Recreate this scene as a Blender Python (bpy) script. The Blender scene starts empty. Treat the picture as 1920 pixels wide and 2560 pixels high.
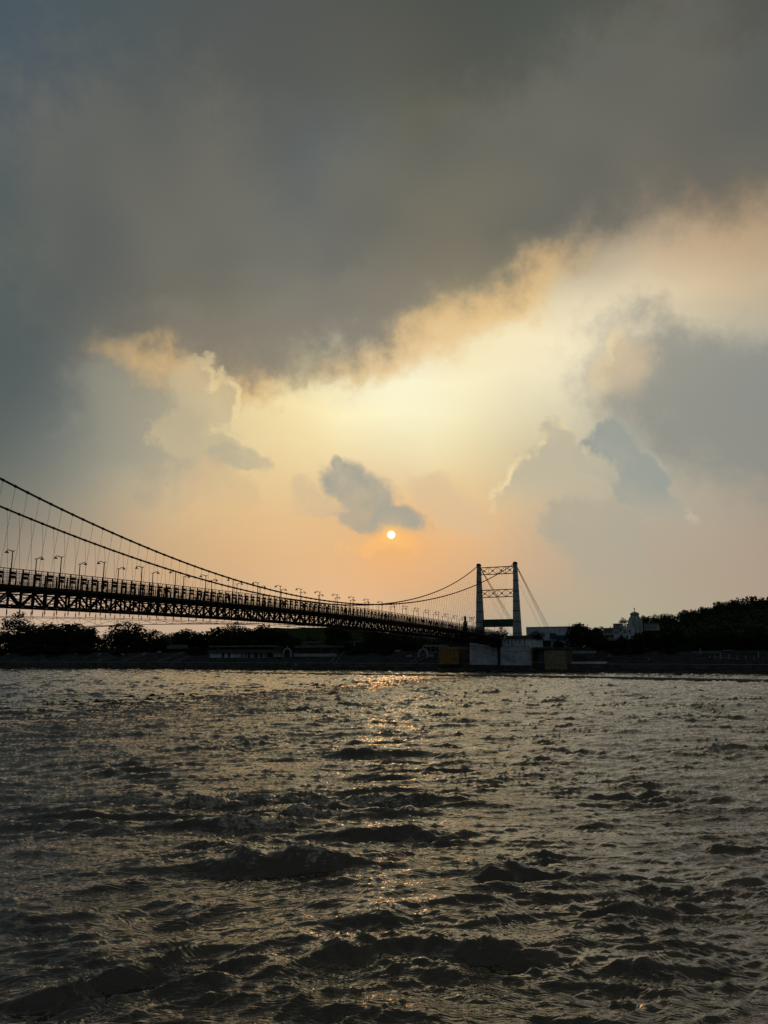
import bpy, bmesh, math, random
import numpy as np
from mathutils import Matrix, Vector

random.seed(7)
SC = bpy.context.scene
COL = SC.collection

# ------------------------------------------------------------------ camera
F = 1920.0                      # focal length in photo pixels (photo is 1920 x 2560)
PITCH = 0.1868
HC = 5.0                        # eye height above the river
cam_d = bpy.data.cameras.new("camera")
cam = bpy.data.objects.new("camera", cam_d)
COL.objects.link(cam)
cam.location = (0, 0, HC)
cam.rotation_euler = (math.pi / 2 + PITCH, 0, 0)
cam_d.sensor_fit = 'HORIZONTAL'
cam_d.sensor_width = 36.0
cam_d.lens = 36.0 * F / 1920.0
cam_d.clip_start = 0.1
cam_d.clip_end = 20000
SC.camera = cam

# ------------------------------------------------------------------ exposure
SC.view_settings.view_transform = 'Standard'
SC.view_settings.look = 'None'
SC.view_settings.exposure = 0.0
SC.view_settings.gamma = 1.0
SC.view_settings.use_curve_mapping = False
SC.cycles.use_denoising = True
SC.cycles.use_adaptive_sampling = True
SC.cycles.adaptive_threshold = 0.015
SC.cycles.adaptive_min_samples = 8
SC.cycles.sample_clamp_direct = 2.5
SC.cycles.max_bounces = 5
SC.cycles.diffuse_bounces = 2
SC.cycles.glossy_bounces = 3


def pix_dir(px, py):
    """direction in the world of a survey sight line through a photo pixel"""
    dx = (px - 960.0) / F
    dz = (1280.0 - py) / F
    c, s = math.cos(PITCH), math.sin(PITCH)
    v = np.array([dx, c - dz * s, s + dz * c])
    return v / np.linalg.norm(v)


def azel(px, py):
    v = pix_dir(px, py)
    return (math.degrees(math.atan2(v[0], v[1])), math.degrees(math.asin(v[2])))


def lin(c):
    return tuple(((x / 255.0) / 12.92 if x / 255.0 <= 0.04045 else ((x / 255.0 + 0.055) / 1.055) ** 2.4) for x in c)


# ------------------------------------------------------------------ node helper
class NT:
    def __init__(self, tree):
        self.t = tree
        self.n = tree.nodes
        self.l = tree.links

    def put(self, sock, v):
        if v is None:
            return
        if hasattr(v, 'links'):
            self.l.new(v, sock)
        else:
            sock.default_value = v

    def node(self, typ, **kw):
        nd = self.n.new(typ)
        for k, v in kw.items():
            setattr(nd, k, v)
        return nd

    def m(self, op, a, b=None, c=None, clamp=False):
        nd = self.node('ShaderNodeMath', operation=op, use_clamp=clamp)
        self.put(nd.inputs[0], a)
        self.put(nd.inputs[1], b)
        self.put(nd.inputs[2], c)
        return nd.outputs[0]

    def v(self, op, a, b=None, scale=None):
        nd = self.node('ShaderNodeVectorMath', operation=op)
        self.put(nd.inputs[0], a)
        self.put(nd.inputs[1], b)
        if scale is not None:
            self.put(nd.inputs['Scale'], scale)
        return nd.outputs['Value'] if op in ('LENGTH', 'DOT_PRODUCT', 'DISTANCE') else nd.outputs['Vector']

    def sep(self, a):
        nd = self.node('ShaderNodeSeparateXYZ')
        self.put(nd.inputs[0], a)
        return nd.outputs

    def comb(self, x, y, z):
        nd = self.node('ShaderNodeCombineXYZ')
        for s, q in zip(nd.inputs, (x, y, z)):
            self.put(s, q)
        return nd.outputs[0]

    def noise(self, vec, scale, detail=4.0, rough=0.55, lac=2.0, dist=0.0, color=False):
        nd = self.node('ShaderNodeTexNoise', noise_dimensions='3D')
        self.put(nd.inputs['Vector'], vec)
        nd.inputs['Scale'].default_value = scale
        nd.inputs['Detail'].default_value = detail
        nd.inputs['Roughness'].default_value = rough
        nd.inputs['Lacunarity'].default_value = lac
        nd.inputs['Distortion'].default_value = dist
        return nd.outputs['Color'] if color else nd.outputs['Fac']

    def smooth(self, x, lo, hi, a=0.0, b=1.0):
        nd = self.node('ShaderNodeMapRange', interpolation_type='SMOOTHSTEP')
        self.put(nd.inputs['Value'], x)
        self.put(nd.inputs['From Min'], lo)
        self.put(nd.inputs['From Max'], hi)
        nd.inputs['To Min'].default_value = a
        nd.inputs['To Max'].default_value = b
        return nd.outputs[0]

    def mix(self, fac, a, b, blend='MIX'):
        nd = self.node('ShaderNodeMix', data_type='RGBA', blend_type=blend)
        nd.clamp_factor = True
        self.put(nd.inputs['Factor'], fac)
        self.put(nd.inputs[6], a if hasattr(a, 'links') else (tuple(a) + (1.0,))[:4])
        self.put(nd.inputs[7], b if hasattr(b, 'links') else (tuple(b) + (1.0,))[:4])
        return nd.outputs[2]


# ------------------------------------------------------------------ sky (world)
SUN_AZ, SUN_EL = azel(978, 1337)
SUN_DIR = pix_dir(978, 1337)

world = bpy.data.worlds.new("World")
SC.world = world
world.use_nodes = True
wt = NT(world.node_tree)
wt.n.clear()
wout = wt.node('ShaderNodeOutputWorld')
wbg = wt.node('ShaderNodeBackground')
wt.l.new(wbg.outputs[0], wout.inputs[0])

# broad tones of the evening sky: (photo x, photo y, sRGB)
SKY = [
 (30,30,(74,87,96)),(400,30,(79,87,88)),(960,30,(81,82,77)),(1500,30,(81,85,79)),(1900,30,(81,81,77)),
 (30,300,(76,88,97)),(500,300,(93,94,90)),(960,300,(97,99,90)),(1500,300,(103,101,90)),(1900,300,(98,96,87)),
 (30,550,(74,88,90)),(450,550,(99,101,94)),(960,550,(116,115,102)),(1400,550,(128,122,108)),(1650,550,(172,150,122)),(1900,550,(178,152,122)),
 (30,750,(76,90,92)),(300,750,(103,104,98)),(640,750,(122,123,116)),(960,740,(146,140,124)),(1230,760,(222,200,152)),(1500,740,(246,232,200)),(1720,740,(210,194,162)),(1900,750,(185,177,155)),
 (30,900,(78,89,91)),(250,900,(112,113,106)),(420,900,(196,170,130)),(600,930,(205,182,138)),(800,920,(240,228,185)),(1050,900,(243,238,208)),(1350,880,(237,226,194)),(1560,900,(212,200,170)),(1750,900,(170,168,155)),(1900,900,(160,160,150)),
 (30,1050,(88,97,97)),(250,1050,(131,133,124)),(420,1050,(182,172,144)),(600,1050,(236,220,170)),(850,1050,(240,228,182)),(1150,1050,(240,228,184)),(1400,1050,(214,206,178)),(1700,1050,(168,166,152)),(1900,1050,(146,146,140)),
 (30,1200,(112,115,108)),(250,1200,(146,144,131)),(430,1200,(202,180,143)),(600,1200,(226,196,145)),(800,1200,(226,197,150)),(1000,1200,(225,200,158)),(1200,1200,(229,202,152)),(1400,1200,(190,180,155)),(1600,1200,(182,176,155)),(1800,1200,(174,167,150)),(1900,1200,(165,160,146)),
 (30,1330,(130,126,115)),(250,1330,(166,152,130)),(450,1330,(205,175,135)),(700,1330,(221,184,136)),(860,1330,(222,180,134)),(1100,1330,(227,182,132)),(1300,1330,(206,178,143)),(1500,1330,(176,167,150)),(1750,1330,(174,160,142)),(1900,1330,(171,156,138)),
 (30,1450,(152,138,122)),(300,1450,(182,157,130)),(600,1450,(205,169,131)),(978,1450,(222,172,124)),(1200,1450,(208,171,133)),(1450,1450,(186,167,142)),(1750,1450,(173,161,143)),(1900,1450,(172,156,138)),
 (60,1550,(196,170,147)),(600,1550,(204,177,150)),(960,1560,(208,180,150)),(1350,1550,(178,166,143)),(1900,1550,(172,156,136)),
]
sd = np.array([pix_dir(x, y) for x, y, c in SKY])
scol = np.array([lin(c) for x, y, c in SKY])
# the overcast goes on the same way all round, outside the frame
for a_, e_, c_ in [(-50,45,(70,80,86)),(50,45,(76,78,74)),(0,62,(70,76,76)),(-50,12,(82,92,94)),(55,10,(130,128,118)),(50,22,(112,112,104)),
                   (-90,5,(84,92,95)),(90,5,(94,97,95)),(-90,30,(74,82,87)),(90,30,(80,84,83)),(180,5,(74,82,87)),(180,30,(66,74,79)),
                   (140,5,(78,85,88)),(-140,5,(76,84,89)),(140,35,(70,76,80)),(-140,35,(68,76,82)),(0,89,(62,70,74)),(120,60,(64,71,75)),(-120,60,(64,71,76))]:
    a_, e_ = math.radians(a_), math.radians(e_)
    sd = np.vstack([sd, [math.sin(a_) * math.cos(e_), math.cos(a_) * math.cos(e_), math.sin(e_)]])
    scol = np.vstack([scol, lin(c_)])


KL = 0.17
_ang = np.arccos(np.clip(sd @ sd.T, -1, 1))
_K = np.exp(-(_ang / KL) ** 2) + 0.3 * np.exp(-(_ang / 0.6) ** 2) + np.eye(len(sd)) * 0.01
_mean = np.log(lin((104, 108, 106)))
_wts = np.linalg.solve(_K, np.log(scol) - _mean)


def sky_tone(az, el):
    a, e = math.radians(az), math.radians(el)
    d = np.array([math.sin(a) * math.cos(e), math.cos(a) * math.cos(e), math.sin(e)])
    ang = np.arccos(np.clip(sd @ d, -1, 1))
    k = np.exp(-(ang / KL) ** 2) + 0.3 * np.exp(-(ang / 0.6) ** 2)
    return np.exp(k @ _wts + _mean)


gen = wt.node('ShaderNodeTexCoord').outputs['Generated']
# slow drift of the coordinates so that the tones meet along ragged, cloudy borders
n1 = wt.noise(gen, 3.2, 2, 0.5, color=True)
n2 = wt.noise(gen, 13.0, 4, 0.6, color=True)
fine = wt.noise(gen, 40.0, 4, 0.65)
w1 = wt.v('SUBTRACT', n1, (0.5, 0.5, 0.5))
w2 = wt.v('SUBTRACT', n2, (0.5, 0.5, 0.5))
n2s = wt.sep(n2)
ragged = wt.m('ADD', wt.m('MULTIPLY', wt.m('SUBTRACT', n2s[1], 0.5), 2.0), wt.m('MULTIPLY', wt.m('SUBTRACT', fine, 0.5), 2.2))
dirw = wt.v('NORMALIZE', wt.v('ADD', gen, wt.v('ADD', wt.v('SCALE', w1, scale=0.10), wt.v('SCALE', w2, scale=0.022))))


def to_azel(vec):
    o = wt.sep(vec)
    az = wt.m('MULTIPLY', wt.m('ARCTAN2', o[0], o[1]), 57.29578)
    el = wt.m('MULTIPLY', wt.m('ARCSINE', wt.m('MINIMUM', wt.m('MAXIMUM', o[2], -1.0), 1.0)), 57.29578)
    return az, el


azw, elw = to_azel(dirw)
AZ_STOPS = [-180, -120, -75, -50, -38, -31, -27, -23, -19, -15, -11, -7, -3.5, 0, 3.5, 7, 11, 15, 19, 23, 27, 31, 38, 50, 75, 120, 180]
EL_ROWS = [0.5, 3, 5.5, 8, 10.5, 13, 15.5, 18, 20.5, 23, 25.5, 28, 31, 35, 40, 46, 54, 66, 88]


def az_fac(a):
    return 0.5 + a / (2 * (abs(a) + 40.0))


fac = wt.m('ADD', wt.m('DIVIDE', azw, wt.m('MULTIPLY', wt.m('ADD', wt.m('ABSOLUTE', azw), 40.0), 2.0)), 0.5)
sky = None
for i, e in enumerate(EL_ROWS):
    rp = wt.node('ShaderNodeValToRGB')
    rp.color_ramp.interpolation = 'B_SPLINE'
    els = rp.color_ramp.elements
    for j, a in enumerate(AZ_STOPS):
        c = sky_tone(a, e)
        p = az_fac(a)
        el_ = els[j] if j < 2 else els.new(p)
        el_.position = p
        el_.color = (c[0], c[1], c[2], 1)
    wt.put(rp.inputs[0], fac)
    if sky is None:
        sky = rp.outputs[0]
    else:
        sky = wt.mix(wt.m('DIVIDE', wt.m('SUBTRACT', elw, EL_ROWS[i - 1]), e - EL_ROWS[i - 1], clamp=True), sky, rp.outputs[0])


# single clouds: unions of ellipses in azimuth / elevation with torn edges
def sky_coords(amp):
    az, el = to_azel(wt.v('ADD', gen, wt.v('SCALE', w2, scale=amp)))
    return wt.comb(az, el, 0.0)


AE = {'hard': sky_coords(0.05), 'soft': sky_coords(0.11), 'fine': sky_coords(0.022)}


def field(ellipses, kind, shift=(0.0, 0.0)):
    fld = None
    for (px, py, rx, ry, tilt) in ellipses:
        a, e = azel(px + shift[0], py + shift[1])
        k = 57.29578 / F
        mp = wt.node('ShaderNodeMapping', vector_type='TEXTURE')
        wt.put(mp.inputs['Vector'], AE[kind])
        mp.inputs['Location'].default_value = (a, e, 0)
        mp.inputs['Rotation'].default_value = (0, 0, math.radians(tilt))
        mp.inputs['Scale'].default_value = (rx * k, ry * k, 1)
        f1 = wt.m('SUBTRACT', 1.0, wt.v('LENGTH', mp.outputs[0]))
        fld = f1 if fld is None else wt.m('SMOOTH_MAX', fld, f1, 0.15)
    return fld


def cloud(sky, ellipses, color, opacity, soft, torn, kind='hard', lit=None, fade=None):
    """ellipses: (photo x, photo y, half width px, half height px, tilt deg)
    lit: (rgb, amount, dx, dy) lights the edge turned away from the shift dx, dy
    fade: (row of full body, row where its foot melts into the air)"""
    rg = wt.m('MULTIPLY', ragged, torn)
    fld = wt.m('ADD', field(ellipses, kind), rg)
    mask = wt.m('MULTIPLY', wt.smooth(fld, -soft, soft), opacity)
    if fade is not None:
        e0, e1 = azel(960, fade[0])[1], azel(960, fade[1])[1]
        mask = wt.m('MULTIPLY', mask, wt.smooth(AE_EL, e1, e0))
    if kind != 'soft':
        mask = wt.m('MULTIPLY', mask, BODY)
    out = wt.mix(mask, sky, color)
    if lit is not None:
        f2 = wt.m('ADD', field(ellipses, kind, (lit[2], lit[3])), rg)
        edge = wt.m('SUBTRACT', wt.smooth(fld, -soft, soft), wt.smooth(f2, -soft, soft), clamp=True)
        patch = wt.smooth(n2s[2], 0.40, 0.60)
        out = wt.mix(wt.m('MULTIPLY', wt.m('MULTIPLY', edge, patch), lit[1]), out, lit[0])
    return out


AE_EL = to_azel(dirw)[1]
# glow round the sun
gv = wt.v('DISTANCE', gen, tuple(SUN_DIR))
glow = wt.m('POWER', 2.718, wt.m('MULTIPLY', wt.m('POWER', wt.m('DIVIDE', gv, 0.036), 2.0), -1.0))
sky = wt.mix(wt.m('MULTIPLY', glow, 0.55), sky, lin((240, 168, 92)))

DECK = wt.mix(wt.smooth(wt.sep(n1)[0], 0.36, 0.62), lin((92, 95, 92)), lin((114, 112, 102)))
BODY = wt.smooth(n2s[0], 0.34, 0.58, 0.70, 1.0)
# warm fringe, then the dark deck overhead that sweeps across the frame
sky = cloud(sky, [(380, 905, 130, 42, -14), (560, 940, 150, 40, -10), (1000, 860, 240, 55, 18), (1250, 760, 230, 50, 26)], lin((232, 192, 132)), 0.7, 0.6, 0.2, 'soft')
sky = cloud(sky, [(400, 560, 430, 300, -4), (560, 710, 370, 200, -14), (900, 640, 360, 205, 20), (1180, 510, 380, 190, 26), (1480, 350, 420, 190, 22), (1850, 290, 330, 160, 8)], DECK, 0.74, 0.42, 0.22, 'soft')
sky = cloud(sky, [(580, 862, 210, 58, -14), (880, 775, 240, 70, 16)], lin((128, 122, 111)), 0.6, 0.5, 0.3, 'soft')
# cloud bank right of the bright gap, cumulus towers left and right, small dark cloud above the sun
sky = cloud(sky, [(1800, 1010, 330, 150, -28), (1900, 1090, 260, 120, -25)], lin((138, 139, 133)), 0.78, 0.45, 0.3, 'soft')
sky = cloud(sky, [(1560, 940, 70, 80, 0), (1545, 880, 34, 50, 0)], lin((222, 196, 156)), 0.6, 0.4, 0.55, lit=(lin((246, 224, 174)), 0.6, 14, 8), fade=(930, 1040))
sky = cloud(sky, [(1500, 1330, 105, 80, 10), (1540, 1420, 95, 100, 0), (1450, 1310, 90, 60, 0)], lin((170, 165, 148)), 0.8, 0.2, 0.4, fade=(1380, 1560))
sky = cloud(sky, [(1530, 1125, 80, 62, 20), (1595, 1200, 85, 75, -30), (1650, 1270, 90, 34, -25)], lin((152, 157, 149)), 1.0, 0.15, 0.42, lit=(lin((222, 208, 176)), 0.3, -12, 9), fade=(1240, 1350))
sky = cloud(sky, [(1320, 1205, 100, 62, 30), (1395, 1115, 52, 62, 20), (1425, 1190, 95, 80, 0), (1262, 1240, 40, 28, 0)], lin((186, 179, 156)), 0.95, 0.15, 0.45, lit=(lin((250, 226, 168)), 0.7, 14, 12), fade=(1190, 1310))
sky = cloud(sky, [(385, 1090, 150, 110, -15), (300, 1010, 130, 90, 0)], lin((146, 145, 132)), 0.55, 0.5, 0.3, 'soft')
sky = cloud(sky, [(470, 1080, 90, 60, -10), (550, 1120, 60, 40, -20), (490, 980, 75, 90, 0), (568, 1000, 34, 55, 0)], lin((194, 179, 145)), 0.75, 0.22, 0.6, lit=(lin((246, 222, 166)), 0.6, -16, 8))
sky = cloud(sky, [(612, 1145, 52, 28, -10), (570, 1135, 40, 22, 0)], lin((178, 169, 146)), 0.8, 0.25, 0.4)
sky = cloud(sky, [(540, 1220, 70, 55, -15), (600, 1240, 45, 40, 0)], lin((208, 180, 140)), 0.6, 0.3, 0.6, fade=(1220, 1320))
sky = cloud(sky, [(1090, 1230, 75, 44, -40), (1150, 1290, 80, 40, -20)], lin((210, 184, 152)), 0.6, 0.45, 0.4)
sky = cloud(sky, [(770, 1235, 48, 30, -30), (745, 1200, 22, 18, 0), (815, 1272, 60, 24, -10)], lin((200, 180, 150)), 0.6, 0.45, 0.7)
sky = cloud(sky, [(860, 1200, 62, 56, -30), (910, 1245, 95, 62, -30), (965, 1285, 110, 36, -18), (842, 1160, 20, 30, 20), (905, 1305, 70, 26, -10)], lin((158, 159, 147)), 1.0, 0.24, 0.36, 'fine')
sky = cloud(sky, [(940, 1355, 66, 18, 12), (1015, 1345, 40, 20, -35)], lin((248, 186, 116)), 0.55, 0.5, 0.9)

# thin clear air behind the clouds
nish = wt.node('ShaderNodeTexSky', sky_type='NISHITA')
nish.sun_disc = False
nish.sun_elevation = math.radians(SUN_EL)
nish.sun_rotation = math.radians(SUN_AZ)
nish.air_density = 2.0
nish.dust_density = 4.0
sky = wt.mix(0.001, sky, nish.outputs[0], 'ADD')

# the sun's disc, veiled by the haze, and its tight aureole
aur = wt.m('POWER', 2.718, wt.m('MULTIPLY', wt.m('DIVIDE', gv, 0.0085), -1.0))
sky = wt.mix(wt.m('MULTIPLY', aur, 1.25, clamp=True), sky, lin((255, 205, 120)))
disc = wt.smooth(gv, 0.0040, 0.0057, 1.0, 0.0)
sky = wt.mix(disc, sky, (2.4, 2.0, 1.25))
wt.l.new(sky, wbg.inputs['Color'])
wbg.inputs['Strength'].default_value = 1.0
world.cycles.sampling_method = 'NONE'

# ------------------------------------------------------------------ sun
sun_d = bpy.data.lights.new("sun", 'SUN')
sun_d.energy = 0.012
sun_d.angle = math.radians(3.5)
sun_d.color = (1.0, 0.50, 0.17)
sun = bpy.data.objects.new("sun", sun_d)
COL.objects.link(sun)
sun.rotation_euler = Vector(-SUN_DIR).to_track_quat('-Z', 'Y').to_euler()
sun.location = (0, 400, 120)
# ------------------------------------------------------------------ site frame
# u runs along the bridge to the far bank, v along the bank (downstream to the right)
TH = 0.44905
SD, CD = math.sin(TH), math.cos(TH)


def W(u, v, z=0.0):
    return Vector((u * SD + v * CD, u * CD - v * SD, z))


def S(px, py, u):
    """surveyed point: where the sight line of a photo pixel meets the bank-parallel plane u"""
    d = pix_dir(px, py)
    t = u / (d[0] * SD + d[1] * CD)
    return (u, t * (d[0] * CD - d[1] * SD), HC + t * d[2])


def sv(px, u):
    return S(px, 1640, u)[1]


def sz(px, py, u):
    return S(px, py, u)[2]


# ------------------------------------------------------------------ materials
def mat(name, color, rough=0.7, var=0.25, scale=3.0, bump=0.3, bscale=None, metallic=0.0, spec=0.3, color2=None, stretch=(1, 1, 1)):
    m = bpy.data.materials.new(name)
    m.use_nodes = True
    t = NT(m.node_tree)
    b = t.n['Principled BSDF']
    tc = t.node('ShaderNodeTexCoord').outputs['Object']
    tc = t.v('MULTIPLY', tc, stretch)
    n = t.noise(tc, scale, 5, 0.6)
    c2 = color2 if color2 else tuple(c * (1 - var) for c in color)
    c1 = tuple(min(1, c * (1 + var * 0.6)) for c in color)
    t.put(b.inputs['Base Color'], t.mix(t.smooth(n, 0.3, 0.7), c2, c1))
    b.inputs['Roughness'].default_value = rough
    b.inputs['Metallic'].default_value = metallic
    b.inputs['Specular IOR Level'].default_value = spec
    if bump:
        bp = t.node('ShaderNodeBump')
        bp.inputs['Strength'].default_value = bump
        bp.inputs['Distance'].default_value = 0.03
        t.put(bp.inputs['Height'], t.noise(tc, bscale or scale * 6, 4, 0.6))
        t.l.new(bp.outputs[0], b.inputs['Normal'])
    return m


M = {}
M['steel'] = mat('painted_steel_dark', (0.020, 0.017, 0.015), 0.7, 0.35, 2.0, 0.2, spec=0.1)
M['steel_red'] = mat('red_oxide_steel', (0.10, 0.032, 0.022), 0.6, 0.4, 2.0, 0.2)
M['cable'] = mat('wire_rope', (0.022, 0.020, 0.019), 0.6, 0.2, 9.0, 0.3)
M['wire'] = mat('thin_wire', (0.05, 0.047, 0.043), 0.5, 0.2, 9.0, 0.0)
M['deck'] = mat('deck_concrete', (0.22, 0.22, 0.21), 0.85, 0.3, 1.0, 0.3, spec=0.08)
M['tower'] = mat('tower_paint', (0.24, 0.30, 0.33), 0.6, 0.3, 0.6, 0.2, color2=(0.19, 0.235, 0.26))
M['band'] = mat('tower_joint', (0.07, 0.085, 0.09), 0.7, 0.3, 1.0, 0.2)
M['green'] = mat('green_paint', (0.012, 0.055, 0.032), 0.5, 0.3, 1.0, 0.1)
M['concrete'] = mat('bank_concrete', (0.080, 0.088, 0.090), 0.9, 0.45, 0.35, 0.5, spec=0.08)
M['stone'] = mat('grey_stone', (0.058, 0.065, 0.067), 0.9, 0.5, 0.5, 0.6, spec=0.08)
M['white'] = mat('white_limewash', (0.44, 0.50, 0.58), 0.85, 0.25, 0.5, 0.2, color2=(0.28, 0.33, 0.39))
M['pale'] = mat('pale_plaster', (0.26, 0.285, 0.30), 0.85, 0.3, 0.6, 0.2)
M['ochre'] = mat('ochre_stone', (0.30, 0.175, 0.055), 0.9, 0.45, 0.9, 0.5)
M['brownstone'] = mat('buff_stone', (0.26, 0.22, 0.15), 0.9, 0.45, 0.9, 0.5)
M['mortar'] = mat('dark_mortar', (0.09, 0.075, 0.05), 0.95, 0.3, 2.0, 0.3)
M['darkhole'] = mat('dark_opening', (0.02, 0.022, 0.025), 0.4, 0.3, 2.0, 0.0)
M['blue'] = mat('blue_board', (0.02, 0.07, 0.13), 0.5, 0.4, 0.4, 0.0)
M['roof'] = mat('grey_roof', (0.13, 0.135, 0.13), 0.8, 0.3, 0.6, 0.3)
M['leaf'] = mat('foliage', (0.030, 0.045, 0.018), 0.7, 0.5, 0.8, 0.0, color2=(0.016, 0.026, 0.012), spec=0.0)
M['bark'] = mat('bark', (0.055, 0.042, 0.030), 0.95, 0.4, 3.0, 0.6, spec=0.08)
M['soil'] = mat('bank_soil', (0.050, 0.050, 0.042), 0.95, 0.5, 0.15, 0.5, spec=0.0)
M['sand'] = mat('wet_gravel', (0.050, 0.040, 0.030), 0.85, 0.4, 0.5, 0.6, spec=0.08)
M['rock'] = mat('river_rock', (0.06, 0.06, 0.056), 0.85, 0.5, 0.8, 0.6, spec=0.08)
M['skin'] = mat('skin', (0.25, 0.14, 0.09), 0.6, 0.1, 3.0, 0.0)
M['lampglass'] = mat('lamp_shade', (0.06, 0.06, 0.06), 0.4, 0.1, 3.0, 0.0)


# ------------------------------------------------------------------ mesh helper
class MB:
    def __init__(self):
        self.v = []
        self.f = []

    def box(self, x0, x1, y0, y1, z0, z1):
        k = len(self.v)
        self.v += [(x0, y0, z0), (x1, y0, z0), (x1, y1, z0), (x0, y1, z0), (x0, y0, z1), (x1, y0, z1), (x1, y1, z1), (x0, y1, z1)]
        self.f += [tuple(k + i for i in q) for q in ((0, 3, 2, 1), (4, 5, 6, 7), (0, 1, 5, 4), (1, 2, 6, 5), (2, 3, 7, 6), (3, 0, 4, 7))]
        return self

    def beam(self, a, b, w, h):
        a, b = Vector(a), Vector(b)
        d = (b - a).normalized()
        up = Vector((0, 0, 1)) if abs(d.z) < 0.95 else Vector((0, 1, 0))
        s = d.cross(up).normalized() * (w / 2)
        t = s.cross(d).normalized() * (h / 2)
        k = len(self.v)
        for p in (a, b):
            for q in (-s - t, s - t, s + t, -s + t):
                self.v.append(tuple(p + q))
        self.f += [tuple(k + i for i in q) for q in ((0, 3, 2, 1), (4, 5, 6, 7), (0, 1, 5, 4), (1, 2, 6, 5), (2, 3, 7, 6), (3, 0, 4, 7))]
        return self

    def tube(self, pts, r, n=6):
        pts = [Vector(p) for p in pts]
        k = len(self.v)
        m = len(pts)
        for i, p in enumerate(pts):
            d = (pts[min(i + 1, m - 1)] - pts[max(i - 1, 0)]).normalized()
            up = Vector((0, 0, 1)) if abs(d.z) < 0.95 else Vector((0, 1, 0))
            s = d.cross(up).normalized()
            t = s.cross(d).normalized()
            rr = r[i] if isinstance(r, (list, tuple)) else r
            for j in range(n):
                a = 2 * math.pi * j / n
                self.v.append(tuple(p + s * (rr * math.cos(a)) + t * (rr * math.sin(a))))
        for i in range(m - 1):
            for j in range(n):
                j2 = (j + 1) % n
                self.f.append((k + i * n + j, k + i * n + j2, k + (i + 1) * n + j2, k + (i + 1) * n + j))
        self.f.append(tuple(k + j for j in range(n))[::-1])
        self.f.append(tuple(k + (m - 1) * n + j for j in range(n)))
        return self

    def lathe(self, prof, n=16, c=(0, 0)):
        k = len(self.v)
        for r, z in prof:
            for j in range(n):
                a = 2 * math.pi * j / n
                self.v.append((c[0] + r * math.cos(a), c[1] + r * math.sin(a), z))
        for i in range(len(prof) - 1):
            for j in range(n):
                j2 = (j + 1) % n
                self.f.append((k + i * n + j, k + i * n + j2, k + (i + 1) * n + j2, k + (i + 1) * n + j))
        self.f.append(tuple(k + j for j in range(n))[::-1])
        self.f.append(tuple(k + (len(prof) - 1) * n + j for j in range(n)))
        return self

    def prism(self, sections):
        """sections: list of equal-length rings of points, bottom to top"""
        k = len(self.v)
        n = len(sections[0])
        for s in sections:
            self.v += [tuple(p) for p in s]
        for i in range(len(sections) - 1):
            for j in range(n):
                j2 = (j + 1) % n
                self.f.append((k + i * n + j, k + i * n + j2, k + (i + 1) * n + j2, k + (i + 1) * n + j))
        self.f.append(tuple(k + j for j in range(n))[::-1])
        self.f.append(tuple(k + (len(sections) - 1) * n + j for j in range(n)))
        return self

    def mesh(self, name, material, smooth=False):
        me = bpy.data.meshes.new(name)
        me.from_pydata(self.v, [], self.f)
        me.materials.append(material)
        if smooth:
            me.polygons.foreach_set('use_smooth', [True] * len(me.polygons))
        me.update()
        return me


def link(name, me, parent=None, loc=(0, 0, 0), rot=(0, 0, 0), scale=(1, 1, 1)):
    o = bpy.data.objects.new(name, me)
    COL.objects.link(o)
    o.location = loc
    o.rotation_euler = rot
    o.scale = scale
    if parent is not None:
        o.parent = parent
    return o


def tag(o, label, cat, group=None):
    o['label'] = label
    o['category'] = cat
    if group:
        o['group'] = group
    return o


def thing(name, label, cat, u, v, z, group=None, rz=0.0):
    """Empty at a thing's base; its local x runs along the bank, y away from the river"""
    o = link(name, None, None, W(u, v, z), (0, 0, -TH + rz))
    return tag(o, label, cat, group)


def struct(name, me, kind='structure', **kw):
    o = link(name, me, **kw)
    o['kind'] = kind
    return o


ORD = ['first', 'second', 'third', 'fourth', 'fifth', 'sixth', 'seventh', 'eighth', 'ninth', 'tenth', 'eleventh', 'twelfth', 'thirteenth',
       'fourteenth', 'fifteenth', 'sixteenth', 'seventeenth', 'eighteenth', 'nineteenth', 'twentieth', 'twenty-first', 'twenty-second',
       'twenty-third', 'twenty-fourth', 'twenty-fifth', 'twenty-sixth', 'twenty-seventh', 'twenty-eighth', 'twenty-ninth', 'thirtieth',
       'thirty-first', 'thirty-second', 'thirty-third', 'thirty-fourth']

# ------------------------------------------------------------------ river
rng = np.random.default_rng(11)


def wave_tile(n, L, lmin, lmax, rms, aniso, power, seed):
    """periodic field of steep random waves: height and sideways shift"""
    r = np.random.default_rng(seed)
    k1 = np.fft.fftfreq(n, L / n) * 2 * np.pi
    kx, ky = np.meshgrid(k1, k1, indexing='xy')
    k = np.hypot(kx, ky) + 1e-9
    lam = 2 * np.pi / k
    amp = np.where((lam > lmin) & (lam < lmax), k ** (-power), 0.0)
    kk = np.hypot(kx, ky / aniso) + 1e-9
    amp = amp * np.exp(-((kx / kk) ** 2) * 0.9)
    spec = amp * np.exp(2j * np.pi * r.random((n, n)))
    h = np.fft.ifft2(spec).real
    s = rms / h.std()
    dx = np.fft.ifft2(spec * (-1j) * kx / k).real * s
    dy = np.fft.ifft2(spec * (-1j) * ky / k).real * s
    return h * s, dx, dy, L, n


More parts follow.
